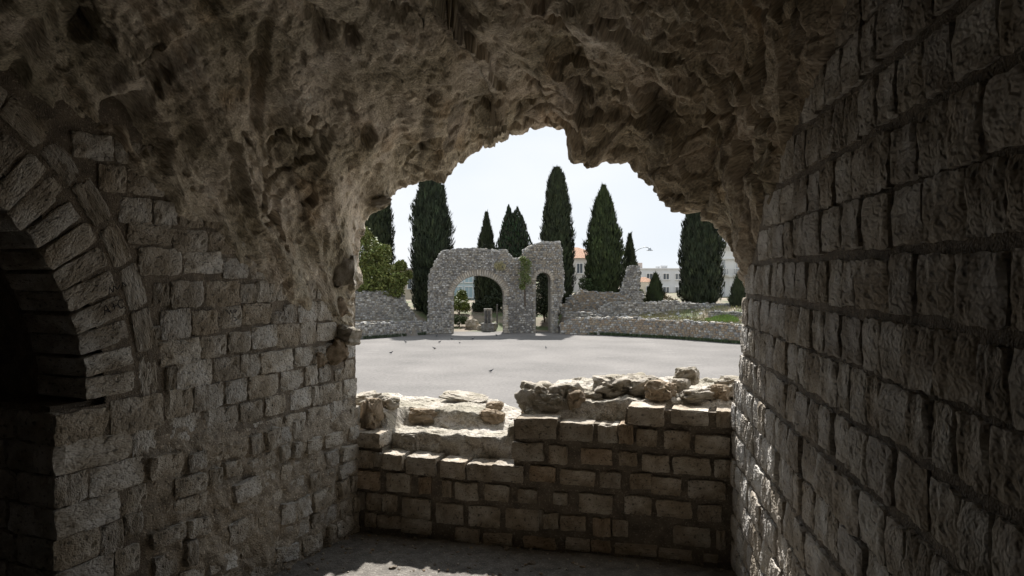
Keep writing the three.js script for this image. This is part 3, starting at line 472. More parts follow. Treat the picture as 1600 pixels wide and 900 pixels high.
function ruinWall(name, label, pts, thick, { sw = [0.1, 0.24], shh = [0.085, 0.13], ragged = 0.08, seed = 1, tint, group } = {}) {   // pts: [x, d, base y, top y]
  reseed(seed * 977);
  const [ox, od, ob] = pts[0], w = thing(name, label, 'wall', [ox, ob, -od], 0, group), list = [], segs = [];
  let acc = 0; for (let i = 1; i < pts.length; i++) { const a = pts[i - 1], b = pts[i], l = Math.hypot(b[0] - a[0], b[1] - a[1]); segs.push({ a, b, l, s: acc }); acc += l; }
  const at = (s) => { const g = segs.find((q) => s <= q.s + q.l) || segs[segs.length - 1], f = clamp((s - g.s) / g.l), dx = (g.b[0] - g.a[0]) / g.l, dz = -(g.b[1] - g.a[1]) / g.l; return { x: mix(g.a[0], g.b[0], f) - ox, z: -mix(g.a[1], g.b[1], f) + od, y0: mix(g.a[2], g.b[2], f) - ob, y1: mix(g.a[3], g.b[3], f) - ob, dx, dz, nx: -dz, nz: dx, ry: Math.atan2(-dz, dx) }; };
  const N = Math.max(8, Math.ceil(acc / 0.3));
  const prof = (i, j) => { const q = at(acc * i / (N - 1)), tp = q.y1 - 0.05 + ragged * fbm(acc * i / (N - 1) * 1.3, 2, seed, 3); const [o, y] = [[0, q.y0 - 0.3], [0, tp], [-thick / 2, tp + 0.02], [-thick, tp - 0.03], [-thick, q.y0 - 0.3]][j]; return [q.x + q.nx * o, y, q.z + q.nz * o, acc * i / (N - 1), y + o]; };
  part(w, 'wall_core', gridMesh(N, 5, prof).toNonIndexed(), M.farCore).geometry.computeVertexNormals();
  for (const e of [0, N - 1]) { const c = [0, 1, 2, 3, 4].map((j) => prof(e, j)), g = new THREE.BufferGeometry(); g.setAttribute('position', new THREE.Float32BufferAttribute([0, 1, 2, 0, 2, 3, 0, 3, 4].flatMap((k) => c[k].slice(0, 3)), 3)); g.setAttribute('uv', new THREE.Float32BufferAttribute([0, 1, 2, 0, 2, 3, 0, 3, 4].flatMap((k) => [c[k][0], c[k][1]]), 2)); g.computeVertexNormals(); part(w, 'wall_end', g, M.farCore); }
  const ymax = Math.max(...pts.map((p) => p[3] - p[2]));
  for (let y = 0; y < ymax + 0.3;) {
    const h = rr(...shh);
    for (let s = rr(0, 0.1); s < acc;) {
      const ww = rr(...sw), q = at(s + ww / 2), tp = q.y1 - q.y0 + ragged * fbm(s * 1.3, 2, seed, 3) * 1.3, cy = y + h / 2;
      if (cy < tp + 0.02 && rnd() < 0.97) list.push({ x: q.x + q.nx * rr(0.02, 0.05), y: q.y0 + cy + rr(-0.012, 0.012), z: q.z + q.nz * rr(0.02, 0.05), w: ww * 0.93, h: h * 0.9, ry: q.ry + rr(-0.15, 0.15), rz: rr(-0.08, 0.08), c: tint && rnd() < 0.5 ? pick(tint) : pick(tones) });
      s += ww + 0.012;
    }
    y += h + 0.008;
  }
  for (let s = 0; s < acc; s += 0.07) { const q = at(s), o = -rr(0, thick), tp = q.y1 - 0.02 + ragged * fbm(s * 1.3, 2, seed, 3); const z = rr(0.5, 1.3); list.push({ x: q.x + q.nx * (o + 0.06), y: tp + rr(-0.03, 0.04), z: q.z + q.nz * (o + 0.06), w: rr(0.12, 0.32) * z, h: rr(0.07, 0.14) * z, d: z, ry: q.ry + rr(-0.5, 0.5), rz: rr(-0.2, 0.2), rx: rr(-0.2, 0.2) }); }
  for (const e of [0, acc]) { const q = at(e); for (let y = 0.05; y < q.y1 - q.y0; y += 0.11) for (let o = 0.1; o < thick; o += 0.2) list.push({ x: q.x - q.nx * o + q.dx * (e ? 0.03 : -0.03), y: q.y0 + y, z: q.z - q.nz * o + q.dz * (e ? 0.03 : -0.03), w: 0.18, h: 0.1, ry: q.ry + (e ? Math.PI / 2 : -Math.PI / 2) }); }
  stones(w, list); return w;
}

// ---- the ruined gate with its two arched openings
const gate = thing('ruined_gate', 'ruined grey stone gate with one wide arch and one narrow arch across the arena', 'ruin', [-4.64, AY, -47.35], 0.07); gate.scale.x = 0.952;
{
  const out = [[-0.48, -0.2], [-0.48, 0.41], [-0.43, 3.6], [-0.04, 4.34], [0.39, 5.07], [1.26, 5.14], [2.45, 5.21], [3.97, 5.08], [4.46, 5.11], [4.67, 4.83], [4.88, 4.57], [5.37, 4.59], [5.78, 4.83], [5.82, 5.18], [6.35, 5.45], [6.92, 5.6], [7.96, 5.63], [8.12, 5.08], [8.16, 4.38], [8.2, 3.76], [8.24, 2.59], [8.0, 1.65], [7.84, 1.02], [7.78, -0.2]];
  const arch = (x0, x1, ys, rise, y0) => { const p = [[x0, y0]]; for (let i = 0; i <= 18; i++) { const a = Math.PI * (1 - i / 18); p.push([(x0 + x1) / 2 + (x1 - x0) / 2 * Math.cos(a), ys + rise * Math.sin(a)]); } p.push([x1, y0]); return p; };
  const o1 = arch(1.1, 4.36, 2.3, 1.26, -0.15), o2 = arch(6.45, 7.42, 3.28, 0.48, -0.15);
  const core = (zc, depth, poly) => { const s = new THREE.Shape(poly.map((p) => new THREE.Vector2(...p))); for (const o of [o1, o2]) s.holes.push(new THREE.Path(o.map((p) => new THREE.Vector2(...p)))); const g = new THREE.ExtrudeGeometry(s, { depth, bevelEnabled: false }); g.translate(0, 0, zc - depth); return g; };
  part(gate, 'masonry_core', boxUV(core(0, 1.35, out)), M.farCore);
  reseed(4242);
  const list = [], ok = (x, y) => inPoly(out, x, y) && !inPoly(o1, x, y) && !inPoly(o2, x, y);
  const ring = (x, y) => { const e = Math.hypot((x - 2.73) / 2.03, (y - 2.3) / 1.68); return y > 2.2 && e < 1; };
  const ring2 = (x, y) => y > 3.2 && Math.hypot((x - 6.935) / 0.75, (y - 3.28) / 0.75) < 1;
  for (let y = 0.02; y < 5.8;) {
    const h = rr(0.075, 0.13);
    for (let x = -0.5 + rr(0, 0.1); x < 8.3;) { const ww = rr(0.09, 0.24), cx = x + ww / 2, cy = y + h / 2 + 0.03 * n3(x * 2, y * 2, 3); x += ww + 0.014;
      if (ok(cx, cy) && ok(cx - ww * 0.3, cy) && ok(cx + ww * 0.3, cy) && !ring(cx, cy) && !ring2(cx, cy)) list.push({ x: cx, y: cy, z: rr(0.01, 0.1), w: ww * 0.92, h: h * 0.88, rz: rr(-0.12, 0.12) + (y > 3.6 ? rr(-0.3, 0.3) : 0), ry: rr(-0.2, 0.2), c: y < 1.9 && cx > 4.4 && cx < 6.4 && rnd() < 0.5 ? [0.5, 0.49, 0.49] : y > 2.4 && cx > 4 && rnd() < 0.4 ? [0.95, 0.85, 0.7] : undefined }); }
    y += h + 0.01;
  }
  // top and flanks of the ruin, and the reveals of the two openings
  for (let i = 1; i < out.length - 1; i++) { const [a, b] = [out[i], out[i + 1]], l = Math.hypot(b[0] - a[0], b[1] - a[1]), an = Math.atan2(b[1] - a[1], b[0] - a[0]);
    for (let s = 0; s < l; s += 0.13) for (let z = 0; z < 1.3; z += 0.2) list.push({ x: mix(a[0], b[0], s / l) + rr(-0.03, 0.03), y: mix(a[1], b[1], s / l) + rr(-0.05, 0.05), z: -z - rr(0, 0.1), w: rr(0.12, 0.28), h: rr(0.1, 0.18), d: rr(0.8, 1.4), rz: an * 0.5 + rr(-0.3, 0.3), ry: rr(-0.6, 0.6) }); }
  for (const o of [o1, o2]) for (let i = 0; i < o.length - 1; i++) { const [a, b] = [o[i], o[i + 1]], l = Math.hypot(b[0] - a[0], b[1] - a[1]);
    for (let s = 0.06; s < l; s += 0.12) for (let z = 0.1; z < 1.3; z += 0.19) { const x = mix(a[0], b[0], s / l), y = mix(a[1], b[1], s / l), m = (o[0][0] + o[o.length - 1][0]) / 2; if (y < 0.05) continue; list.push({ x: x + (x < m ? -0.06 : 0.06), y: y + (i > 1 && i < o.length - 3 ? 0.05 : 0), z: -z + 0.06, w: 0.18, h: 0.11, d: 0.9, ry: x < m ? Math.PI / 2 : -Math.PI / 2, rz: rr(-0.1, 0.1), c: pick([[1.05, 0.98, 0.85], [0.9, 0.85, 0.75], [0.8, 0.78, 0.72]]) }); } }
  stones(gate, list);
  M.vous = [std({ color: rgb(0.5, 0.46, 0.4), map: T.stoneC }), std({ color: rgb(0.42, 0.39, 0.35), map: T.stoneC })];
  for (let i = 0; i < 36; i++) { const a = Math.PI * (i + 0.5) / 36, m = brick(gate, 'voussoir', FST, M.vous, 2.73 + (1.63 + 0.2) * Math.cos(a), 2.3 + (1.26 + 0.2) * Math.sin(a), rr(0.04, 0.09), 0.38, 0.115, Math.atan2(Math.sin(a) / 1.26, Math.cos(a) / 1.63)); }
  for (let i = 0; i < 13; i++) { const a = Math.PI * (i + 0.5) / 13, m = brick(gate, 'voussoir', FST, M.vous, 6.935 + 0.62 * Math.cos(a), 3.28 + 0.62 * Math.sin(a), rr(0.04, 0.08), 0.26, 0.12, a); }
  for (let i = 0; i < 12; i++) brick(gate, 'jamb_stone', FST, M.vous, 4.5 - (i % 2) * 0.03, 0.09 + i * 0.145, 0.09, 0.3 + (i % 2) * 0.05, 0.135);
}
// ---- arena walls and terraces
const warm = [[0.95, 0.78, 0.58], [0.85, 0.68, 0.52]];
ruinWall('arena_wall', 'long low curved arena wall right of the gate with weeds at its foot', [[2.95, 47.0, AY, -1.45], [3.6, 46.9, AY, -1.1], [5.75, 46.1, AY, -0.95], [9.1, 43.7, AY, -1.0], [12.2, 40.2, AY, -1.05], [15.5, 36.4, AY, -1.05]], 0.6, { seed: 2, ragged: 0.16, tint: warm });
ruinWall('arena_wall', 'low broken arena wall left of the gate in front of the taller stone wall', [[-14, 40.2, AY, -1.05], [-8.9, 43.0, AY, -1.12], [-6.2, 45.6, AY, -1.15], [-4.9, 47.0, AY, -1.3], [-4.5, 47.4, AY, -1.6]], 0.9, { seed: 3, ragged: 0.12 });
ruinWall('terrace_wall', 'tall stone wall with a sloping top behind the left arena wall', [[-15, 46.5, -1.6, 0.9], [-9.4, 47.6, -1.5, 0.55], [-8.0, 47.9, -1.5, 0.6], [-7.1, 48.1, -1.5, 0.9], [-6.6, 48.2, -1.5, -0.1], [-6.0, 48.4, -1.5, -1.2]], 0.8, { seed: 4, ragged: 0.1 });
ruinWall('terrace_wall', 'rough rubble terrace wall in the middle of the right bank', [[5.6, 49.6, -1.2, -0.55], [6.4, 49.4, -1.2, -0.2], [8.6, 48.8, -1.2, -0.12], [10.5, 47.6, -1.2, -0.1], [12.0, 46.6, -1.2, -0.3], [12.6, 46.2, -1.2, -0.8]], 0.9, { seed: 5, ragged: 0.3, shh: [0.09, 0.18] });
ruinWall('terrace_wall', 'stone terrace wall between the gate and the ruined pillar', [[3.3, 51.2, -1.7, -0.5], [4.3, 51.4, -1.6, 0.3], [4.6, 51.4, -1.6, 0.55], [5.0, 51.3, -1.6, 0.5], [7.8, 50.8, -1.4, 0.35]], 0.8, { seed: 6, ragged: 0.2, tint: warm });
ruinWall('stair_wall', 'short stone wall stub at the foot of the bank beside the gate', [[3.2, 48.6, AY, -0.75], [5.0, 48.3, AY, -0.8], [5.3, 47.6, AY, -1.0]], 0.5, { seed: 7, ragged: 0.05 });
ruinWall('terrace_wall', 'low flat stone ledge at the far right of the bank', [[11.6, 45.4, -1.1, -0.55], [14.8, 42.6, -1.1, -0.6], [17, 41, -1.1, -0.6]], 0.7, { seed: 8, ragged: 0.1 });
ruinWall('terrace_wall', 'topmost stone ledge behind the grass patch on the right bank', [[12.0, 48.2, -0.9, -0.2], [15.5, 46.0, -0.9, -0.22], [19, 44, -0.9, -0.2]], 0.7, { seed: 9, ragged: 0.1 });
// the ragged pillar
{
  const w = thing('ruined_pillar', 'tall ragged stub of a stone pillar standing on the right bank', 'ruin', [7.3, -0.4, -51.3], -0.2);
  const o = [[-0.15, 0], [1.35, 0], [1.33, 0.8], [1.05, 0.9], [1.12, 1.6], [1.15, 2.2], [1.05, 2.55], [0.75, 2.6], [0.45, 2.5], [0.4, 2.1], [0.2, 1.5], [0.02, 0.9]];
  const g = new THREE.ExtrudeGeometry(new THREE.Shape(o.map((p) => new THREE.Vector2(...p))), { depth: 0.7, bevelEnabled: false }); g.translate(0, 0, -0.7); part(w, 'masonry_core', boxUV(g), M.farCore);
  reseed(919); const l = [];
  for (let y = 0.03; y < 2.7; y += 0.115) for (let x = -0.2; x < 1.4;) { const ww = rr(0.1, 0.24); if (inPoly(o, x + ww / 2, y)) l.push({ x: x + ww / 2, y: y + 0.05, z: y < 0.75 && x > 0.5 ? 0.05 : rr(0, 0.1), w: ww * 0.93, h: 0.1, rz: rr(-0.1, 0.1), ry: rr(-0.3, 0.3), c: y < 0.75 && x > 0.5 ? [1.15, 1.12, 1.08] : undefined }); x += ww + 0.01; }
  for (let i = 0; i < o.length; i++) { const a = o[i], b = o[(i + 1) % o.length], n = Math.hypot(b[0] - a[0], b[1] - a[1]); if (a[1] === 0 && b[1] === 0) continue; for (let s = 0; s < n; s += 0.12) for (let z = 0; z < 0.65; z += 0.2) l.push({ x: mix(a[0], b[0], s / n) + rr(-0.05, 0.05), y: mix(a[1], b[1], s / n) + rr(-0.05, 0.05), z: -z, w: rr(0.12, 0.26), h: rr(0.09, 0.16), d: 0.9, rz: rr(-0.4, 0.4), ry: rr(-0.5, 0.5) }); }
  stones(w, l);
}
// loose rubble on the bank
{
  reseed(31); const l = [];
  for (let i = 0; i < 420; i++) { const x = rr(3.4, 17), e = rr(0.7, 5.5), d = edgeD(x) + e; const z = rr(0.5, 1.6); l.push({ x, y: groundY(x, d) + 0.03, z: -d, w: 0.2 * z, h: 0.1 * z, d: z, ry: rr(0, 6.3), rx: -0.8 + rr(-0.3, 0.3), rz: rr(-0.2, 0.2) }); }
  const w = new THREE.Group(); w.name = 'loose_rubble'; scene.add(w); tag(w, 'loose stones scattered over the right bank', 'rubble', null, 'stuff'); stones(w, l, 'stones');
}

// ---- trees
const leafMat = (o) => std({ vertexColors: true, color: rgb(1, 1, 1), roughness: 0.9, side: THREE.DoubleSide, ...o });
M.needle = leafMat({}); M.leaf = leafMat({ roughness: 0.7 }); M.bark = std({ color: rgb(0.12, 0.09, 0.065), map: T.stoneC, bumpMap: T.streakB, bumpScale: 0.02 });
function blades(n, fn) {                       // fn(i) -> {p, dir, side, l, w, c}
  const P = new Float32Array(n * 18), C = new Float32Array(n * 18), q = new THREE.Vector3();
  for (let i = 0; i < n; i++) {
    const { p, dir, side, l, w, c } = fn(i), a = p.clone().addScaledVector(dir, -l / 2), b = p.clone().addScaledVector(side, w / 2), d = p.clone().addScaledVector(side, -w / 2), t = p.clone().addScaledVector(dir, l / 2);
    [a, b, t, a, t, d].forEach((v, k) => { P.set([v.x, v.y, v.z], i * 18 + k * 3); C.set(c, i * 18 + k * 3); });
  }
  const g = new THREE.BufferGeometry(); g.setAttribute('position', new THREE.BufferAttribute(P, 3)); g.setAttribute('color', new THREE.BufferAttribute(C, 3)); g.computeVertexNormals(); return g;
}
function cypressGeo(seed, H, R, prof, n, hue, tips = 1) {
  reseed(seed * 131 + 7);
  const lobe = (h, a) => 1 + 0.28 * n3(Math.cos(a) * 1.6 + seed * 5, h * 2.2, Math.sin(a) * 1.6) + 0.3 * n3(Math.cos(a) * 4 + seed, h * 5, Math.sin(a) * 4), pr = curve(prof);
  const tp = []; for (let k = 0; k < tips; k++) tp.push(tips === 1 ? [0, 0, 1] : [rr(-0.36, 0.36) * R, rr(-0.3, 0.3) * R, 1 - 0.13 * k / tips]);
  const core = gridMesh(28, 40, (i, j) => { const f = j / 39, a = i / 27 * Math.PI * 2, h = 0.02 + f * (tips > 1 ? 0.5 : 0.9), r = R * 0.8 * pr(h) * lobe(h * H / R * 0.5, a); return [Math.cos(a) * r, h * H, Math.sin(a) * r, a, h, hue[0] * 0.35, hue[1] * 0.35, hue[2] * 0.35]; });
  core.deleteAttribute('uv');
  const g = blades(n, () => {
    const h = Math.pow(rnd(), 0.9) * 0.985 + 0.01, a = rr(0, Math.PI * 2), t = pick(tp), lb = lobe(h * H / R * 0.5, a), r = R * pr(Math.min(1, h / (h > 0.55 ? t[2] : 1))) * lb * (0.7 + 0.34 * Math.sqrt(rnd())) * 1 + 0.02;
    if (tips > 1 && h > 0.5) { const hh = (h - 0.5) / 0.5; const rt = R * 0.8 * Math.pow(1 - hh, 0.8) * (0.55 + 0.5 * rnd()); const q = sst(0.5, 0.62, h); return { p: new THREE.Vector3(Math.cos(a) * mix(r, rt, q) + t[0] * q, H * (0.5 + (t[2] - 0.5) * hh), Math.sin(a) * mix(r, rt, q) + t[1] * q), dir: new THREE.Vector3(rr(-0.3, 0.3), 1, rr(-0.3, 0.3)).normalize(), side: new THREE.Vector3(rr(-1, 1), 0, rr(-1, 1)).normalize(), l: rr(0.22, 0.5), w: rr(0.06, 0.13), c: hue.map((z) => z * rr(0.7, 1.3)) }; }
    const up = sst(0.5, 0.9, h); const p = new THREE.Vector3(Math.cos(a) * r + t[0] * up, h * H * (h > 0.55 ? mix(1, t[2], sst(0.55, 1, h)) : 1), Math.sin(a) * r + t[1] * up);
    const dir = new THREE.Vector3(Math.cos(a) * rr(0.1, 0.6), 1, Math.sin(a) * rr(0.1, 0.6)).add(new THREE.Vector3(rr(-0.3, 0.3), 0, rr(-0.3, 0.3))).normalize(), side = new THREE.Vector3(-Math.sin(a) + rr(-0.6, 0.6), rr(-0.2, 0.2), Math.cos(a) + rr(-0.6, 0.6)).normalize();
    const v = (0.6 + 0.9 * rnd() * rnd() + 0.2) * (0.85 + 0.6 * n3(p.x * 2, p.y * 2, p.z * 2 + seed)); const y = rnd() * 0.2;
    return { p, dir, side, l: rr(0.2, 0.55) * (rnd() < 0.06 ? 1.6 : 1), w: rr(0.06, 0.14), c: [hue[0] * v * (1 + y), hue[1] * v, hue[2] * v * (1 - y)] };
  });
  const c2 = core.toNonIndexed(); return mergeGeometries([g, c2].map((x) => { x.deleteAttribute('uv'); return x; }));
}
function cypress(label, x, d, y, H, R, seed, { prof = [[0, 0.55], [0.06, 0.85], [0.2, 1], [0.45, 0.98], [0.7, 0.78], [0.85, 0.5], [0.95, 0.22], [1, 0.02]], hue = [0.0289, 0.0425, 0.0187], n = 9000, tips = 1 } = {}) {
  const t = thing('cypress_tree', label, 'tree', [x, y, -d], 0, 'cypresses round the arena');
  const tr = new THREE.CylinderGeometry(R * 0.08, R * 0.16, H * 0.5, 9, 4); tr.translate(0, H * 0.25 - 0.2, 0); part(t, 'trunk', tr, M.bark);
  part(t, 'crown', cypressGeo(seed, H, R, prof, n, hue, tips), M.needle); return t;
}
const cone = [[0, 0.4], [0.05, 0.75], [0.15, 0.98], [0.3, 1], [0.55, 0.8], [0.8, 0.42], [0.95, 0.12], [1, 0.01]], column = [[0, 0.6], [0.1, 0.9], [0.3, 1], [0.6, 0.95], [0.8, 0.82], [0.93, 0.6], [1, 0.2]];
cypress('broad dark cypress just left of the ruined gate', -5.5, 52.2, -1.3, 9.6, 1.3, 1, { prof: column, n: 15000, hue: [0.0221, 0.0357, 0.017] });
cypress('cypress at the far left behind the leafy tree', -9.6, 55, -0.8, 8.6, 1.05, 2, { prof: column });
cypress('slim pointed cypress directly behind the top of the wide gate arch', -2.05, 62, -1.1, 7.7, 0.95, 3, { prof: cone, n: 8000 });
cypress('bushy cypress with several tips behind the middle of the gate', 0.25, 60, -1.1, 8.1, 1.5, 4, { prof: [[0, 0.5], [0.1, 0.9], [0.3, 1], [0.55, 1], [0.75, 0.8], [0.9, 0.5], [1, 0.1]], n: 16000, tips: 9 });
cypress('tallest narrow cypress behind the right end of the gate', 3.2, 54.5, -1.0, 10.2, 1.2, 5, { prof: [[0, 0.5], [0.1, 0.9], [0.3, 1], [0.55, 0.85], [0.8, 0.6], [0.93, 0.42], [1, 0.1]], n: 13000 });
cypress('full spindle-shaped green cypress between gate and ruined pillar', 6.5, 54.5, -0.6, 8.5, 1.3, 6, { prof: [[0, 0.35], [0.08, 0.75], [0.25, 1], [0.45, 0.98], [0.65, 0.8], [0.85, 0.45], [1, 0.02]], hue: [0.0382, 0.0595, 0.0204], n: 14000 });
cypress('thin dark cypress tucked behind the ruined pillar', 8.75, 57, -0.6, 5.2, 0.62, 7, { prof: cone, n: 5000 });
cypress('wide dark cypress in front of the white villa', 12.9, 52.5, -0.5, 6.9, 1.36, 8, { prof: column, n: 15000, hue: [0.0255, 0.0391, 0.0187] });
cypress('small young cypress in front of the grey flat-roofed building', 9.8, 52.5, -0.5, 2.1, 0.52, 9, { prof: cone, hue: [0.0289, 0.0467, 0.017], n: 3500 });
cypress('small cypress half hidden by the right edge of the passage', 14.0, 47.2, -0.5, 2.2, 0.55, 10, { prof: cone, n: 3500 });
cypress('dark cypress seen through the wide gate arch', -1.75, 58, -1.2, 5.0, 0.95, 11, { prof: column, n: 7000 });

function bushGeo(seed, clumps, n, l, hue, spread = 1) {    // clumps: [x, y, z, r]
  reseed(seed * 77 + 5);
  return blades(n, () => {
    const k = pick(clumps), v = new THREE.Vector3(rr(-1, 1), rr(-1, 1), rr(-1, 1)).normalize(), r = k[3] * Math.pow(rnd(), 0.4) * (1 + 0.3 * n3(v.x * 2 + seed, v.y * 2, v.z * 2));
    const p = new THREE.Vector3(k[0] + v.x * r, k[1] + v.y * r * 0.9, k[2] + v.z * r), dir = v.clone().multiplyScalar(0.8).add(new THREE.Vector3(rr(-1, 1), rr(-0.9, 0.9), rr(-1, 1))).normalize(), side = new THREE.Vector3(rr(-1, 1), rr(-1, 1), rr(-1, 1)).cross(dir).normalize();
    const c = (0.7 + 0.6 * rnd()) * (0.85 + 0.4 * n3(p.x * 1.5, p.y * 1.5, seed)), y = rnd() * 0.35; return { p, dir, side, l: l * rr(0.7, 1.4), w: l * rr(0.4, 0.7), c: [hue[0] * c * (1 + y), hue[1] * c, hue[2] * c] };
  });
}
const limb = (a, b, r0, r1) => { const A = new THREE.Vector3(...a), B = new THREE.Vector3(...b), g = new THREE.CylinderGeometry(r1, r0, A.distanceTo(B), 7, 1); g.translate(0, A.distanceTo(B) / 2, 0); g.applyQuaternion(new THREE.Quaternion().setFromUnitVectors(new THREE.Vector3(0, 1, 0), B.clone().sub(A).normalize())); g.translate(...a); return g; };
{
  const t = thing('broadleaf_tree', 'leafy light green tree leaning over the left terrace wall', 'tree', [-9.45, -0.9, -49.5]); t.scale.setScalar(1.14);
  part(t, 'trunk', mergeGeometries([limb([0, 0, 0], [0.2, 1.6, 0.2], 0.14, 0.1), limb([0.2, 1.6, 0.2], [1.2, 2.6, 0.9], 0.08, 0.04), limb([0.2, 1.6, 0.2], [-0.6, 3.4, 0.4], 0.09, 0.04), limb([0.2, 1.5, 0.2], [2.2, 1.9, 1.0], 0.07, 0.03)]), M.bark);
  part(t, 'crown', bushGeo(1, [[0, 3.6, 0.3, 1.0], [0.7, 3.0, 0.6, 0.9], [1.3, 2.2, 0.8, 0.85], [1.5, 1.5, 1.0, 0.7], [0.6, 1.9, 0.9, 0.9], [-0.4, 2.6, 0.6, 1.0], [2.0, 1.9, 1.0, 0.55], [1.9, 1.3, 1.1, 0.45], [0.2, 1.2, 1.0, 0.6], [-0.2, 4.4, 0.2, 0.6], [1.0, 3.5, 0.5, 0.55], [2.1, 2.7, 0.8, 0.35], [2.5, 2.2, 0.8, 0.25]], 13000, 0.17, [0.13, 0.175, 0.04]), M.leaf);
}
function shrub(label, x, d, y, clumps, n, l, hue, seed) { const t = thing('shrub', label, 'shrub', [x, y, -d]); const cx = clumps[0]; part(t, 'stem', mergeGeometries([limb([0, -0.1, 0], [cx[0], cx[1], cx[2]], 0.05, 0.02), limb([0, 0, 0], [cx[0] - 0.3, cx[1] * 0.8, cx[2] + 0.1], 0.04, 0.015)]), M.bark); part(t, 'foliage', bushGeo(seed, clumps, n, l, hue), M.leaf); return t; }
shrub('bright yellow-green shrub seen through the wide gate arch', -3.8, 55.5, -1.3, [[0, 1.0, 0, 0.75], [0.2, 1.5, 0, 0.4], [-0.4, 0.7, 0, 0.5], [0.4, 0.6, 0, 0.45]], 3500, 0.13, [0.14, 0.2, 0.04], 2);
shrub('low dark green bush at the left foot of the wide arch', -3.55, 51.6, -1.75, [[0, 0.35, 0, 0.4], [0.35, 0.3, 0, 0.3], [-0.3, 0.3, 0, 0.3]], 1500, 0.11, [0.05, 0.085, 0.025], 3);
shrub('dark tangled bush added behind the narrow gate arch to darken its opening', 2.2, 52, -1.5, [[0, 1.6, 0, 1.0], [0.2, 2.6, 0, 0.9], [-0.6, 1.0, 0, 0.8], [0.5, 0.9, 0, 0.8], [-0.2, 3.4, 0, 0.8]], 8000, 0.15, [0.028, 0.045, 0.018], 4);  // bush added and enlarged so the narrow opening looks dark inside
shrub('dark green bush behind the wide gate arch beside the cypress', -1.6, 56.5, -1.2, [[0, 0.7, 0, 0.7], [0.8, 1.3, 0, 0.8], [1.4, 0.9, 0, 0.7], [-0.9, 0.5, 0, 0.5], [0.7, 2.2, 0, 0.6]], 5000, 0.14, [0.03, 0.05, 0.02], 5);
shrub('rounded green bush below the spindle-shaped cypress', 5.3, 53.6, -0.9, [[0, 1.2, 0, 0.7], [0.5, 0.9, 0, 0.6], [-0.2, 1.9, 0, 0.5], [0.8, 1.3, 0, 0.5]], 3500, 0.12, [0.045, 0.08, 0.025], 6);
shrub('small green bush at the foot of the ruined pillar', 8.95, 52.6, -0.5, [[0, 0.5, 0, 0.4], [0.35, 0.35, 0, 0.3], [-0.2, 0.9, 0, 0.3]], 1300, 0.11, [0.06, 0.09, 0.025], 7);
shrub('pale flowering shrub beside the small young cypress', 10.9, 54, -0.6, [[0, 0.5, 0, 0.35], [-0.3, 0.8, 0, 0.3], [0.5, 0.3, 0, 0.35]], 1200, 0.1, [0.17, 0.17, 0.08], 8);
{   // sapling rooted in the gate
  const t = thing('sapling', 'small green sapling growing out of the gate between its two arches', 'tree', [0.78, -0.3, -47.35]);
  part(t, 'trunk', mergeGeometries([limb([0.02, 0, 0], [0, 1.5, 0.1], 0.05, 0.03), limb([0, 1.3, 0.1], [0.1, 2.6, 0.15], 0.03, 0.015)]), M.bark);
  part(t, 'crown', bushGeo(9, [[0.1, 2.6, 0.2, 0.35], [0, 2.1, 0.2, 0.42], [0.05, 1.6, 0.2, 0.4], [-0.1, 2.9, 0.2, 0.22], [-0.15, 1.2, 0.2, 0.22]], 1700, 0.11, [0.11, 0.16, 0.045]), M.leaf);
}
// ---- weeds along the foot of the walls, and the grass patch on the bank
function weeds(name, label, n, place, hue) { reseed(n); const g = blades(n, () => { const [x, d, y] = place(), l = rr(0.08, 0.26), dir = new THREE.Vector3(rr(-0.5, 0.5), 1, rr(-0.5, 0.5)).normalize(), c = rr(0.6, 1.3); return { p: new THREE.Vector3(x, y + l * 0.4, -d), dir, side: new THREE.Vector3(rr(-1, 1), 0, rr(-1, 1)).normalize(), l, w: rr(0.02, 0.05), c: [hue[0] * c, hue[1] * c, hue[2] * c] }; }); return top(name, g, M.leaf, label, 'weeds', null, 'stuff'); }
weeds('weed_strip', 'dark weeds growing along the foot of the right arena wall', 5000, () => { for (;;) { const x = rr(3.6, 14), d = edgeD(x) - 0.25 - Math.abs(rr(-0.25, 0.3)); if (fbm(x * 0.9, 3, 3, 3) > -0.12) return [x, d, AY]; } }, [0.05, 0.075, 0.03]);
weeds('weed_strip', 'dark weeds growing along the foot of the left arena wall', 3500, () => { for (;;) { const x = rr(-14, -5.2), d = curve([[-14, 40.2], [-8.9, 43], [-6.2, 45.6], [-4.9, 47]])(x) - 0.1 - Math.abs(rr(-0.2, 0.25)); if (fbm(x * 0.9, 9, 3, 3) > -0.12) return [x, d, AY]; } }, [0.045, 0.06, 0.03]);
weeds('grass_patch', 'bright green grass patch on the right bank', 4500, () => { const a = rr(0, 6.28), r = Math.sqrt(rnd()), x = 11.9 + Math.cos(a) * r * 0.9, d = 43.6 + Math.sin(a) * r * 1.3; return [x, d, groundY(x, d)]; }, [0.16, 0.24, 0.05]);
weeds('dry_grass', 'thin dry grass over the top of the right bank', 5000, () => { const x = rr(8, 17), d = edgeD(x) + rr(0.8, 7); return [x, d, groundY(x, d)]; }, [0.2, 0.19, 0.08]);
weeds('wall_tuft', 'dry straw-coloured tuft growing high on the gate', 260, () => { const a = rr(0, 6.28), r = rnd() * 0.35; return [-0.75 + Math.cos(a) * r, 47.45, 2.1 + Math.sin(a) * r * 0.8]; }, [0.3, 0.27, 0.14]);

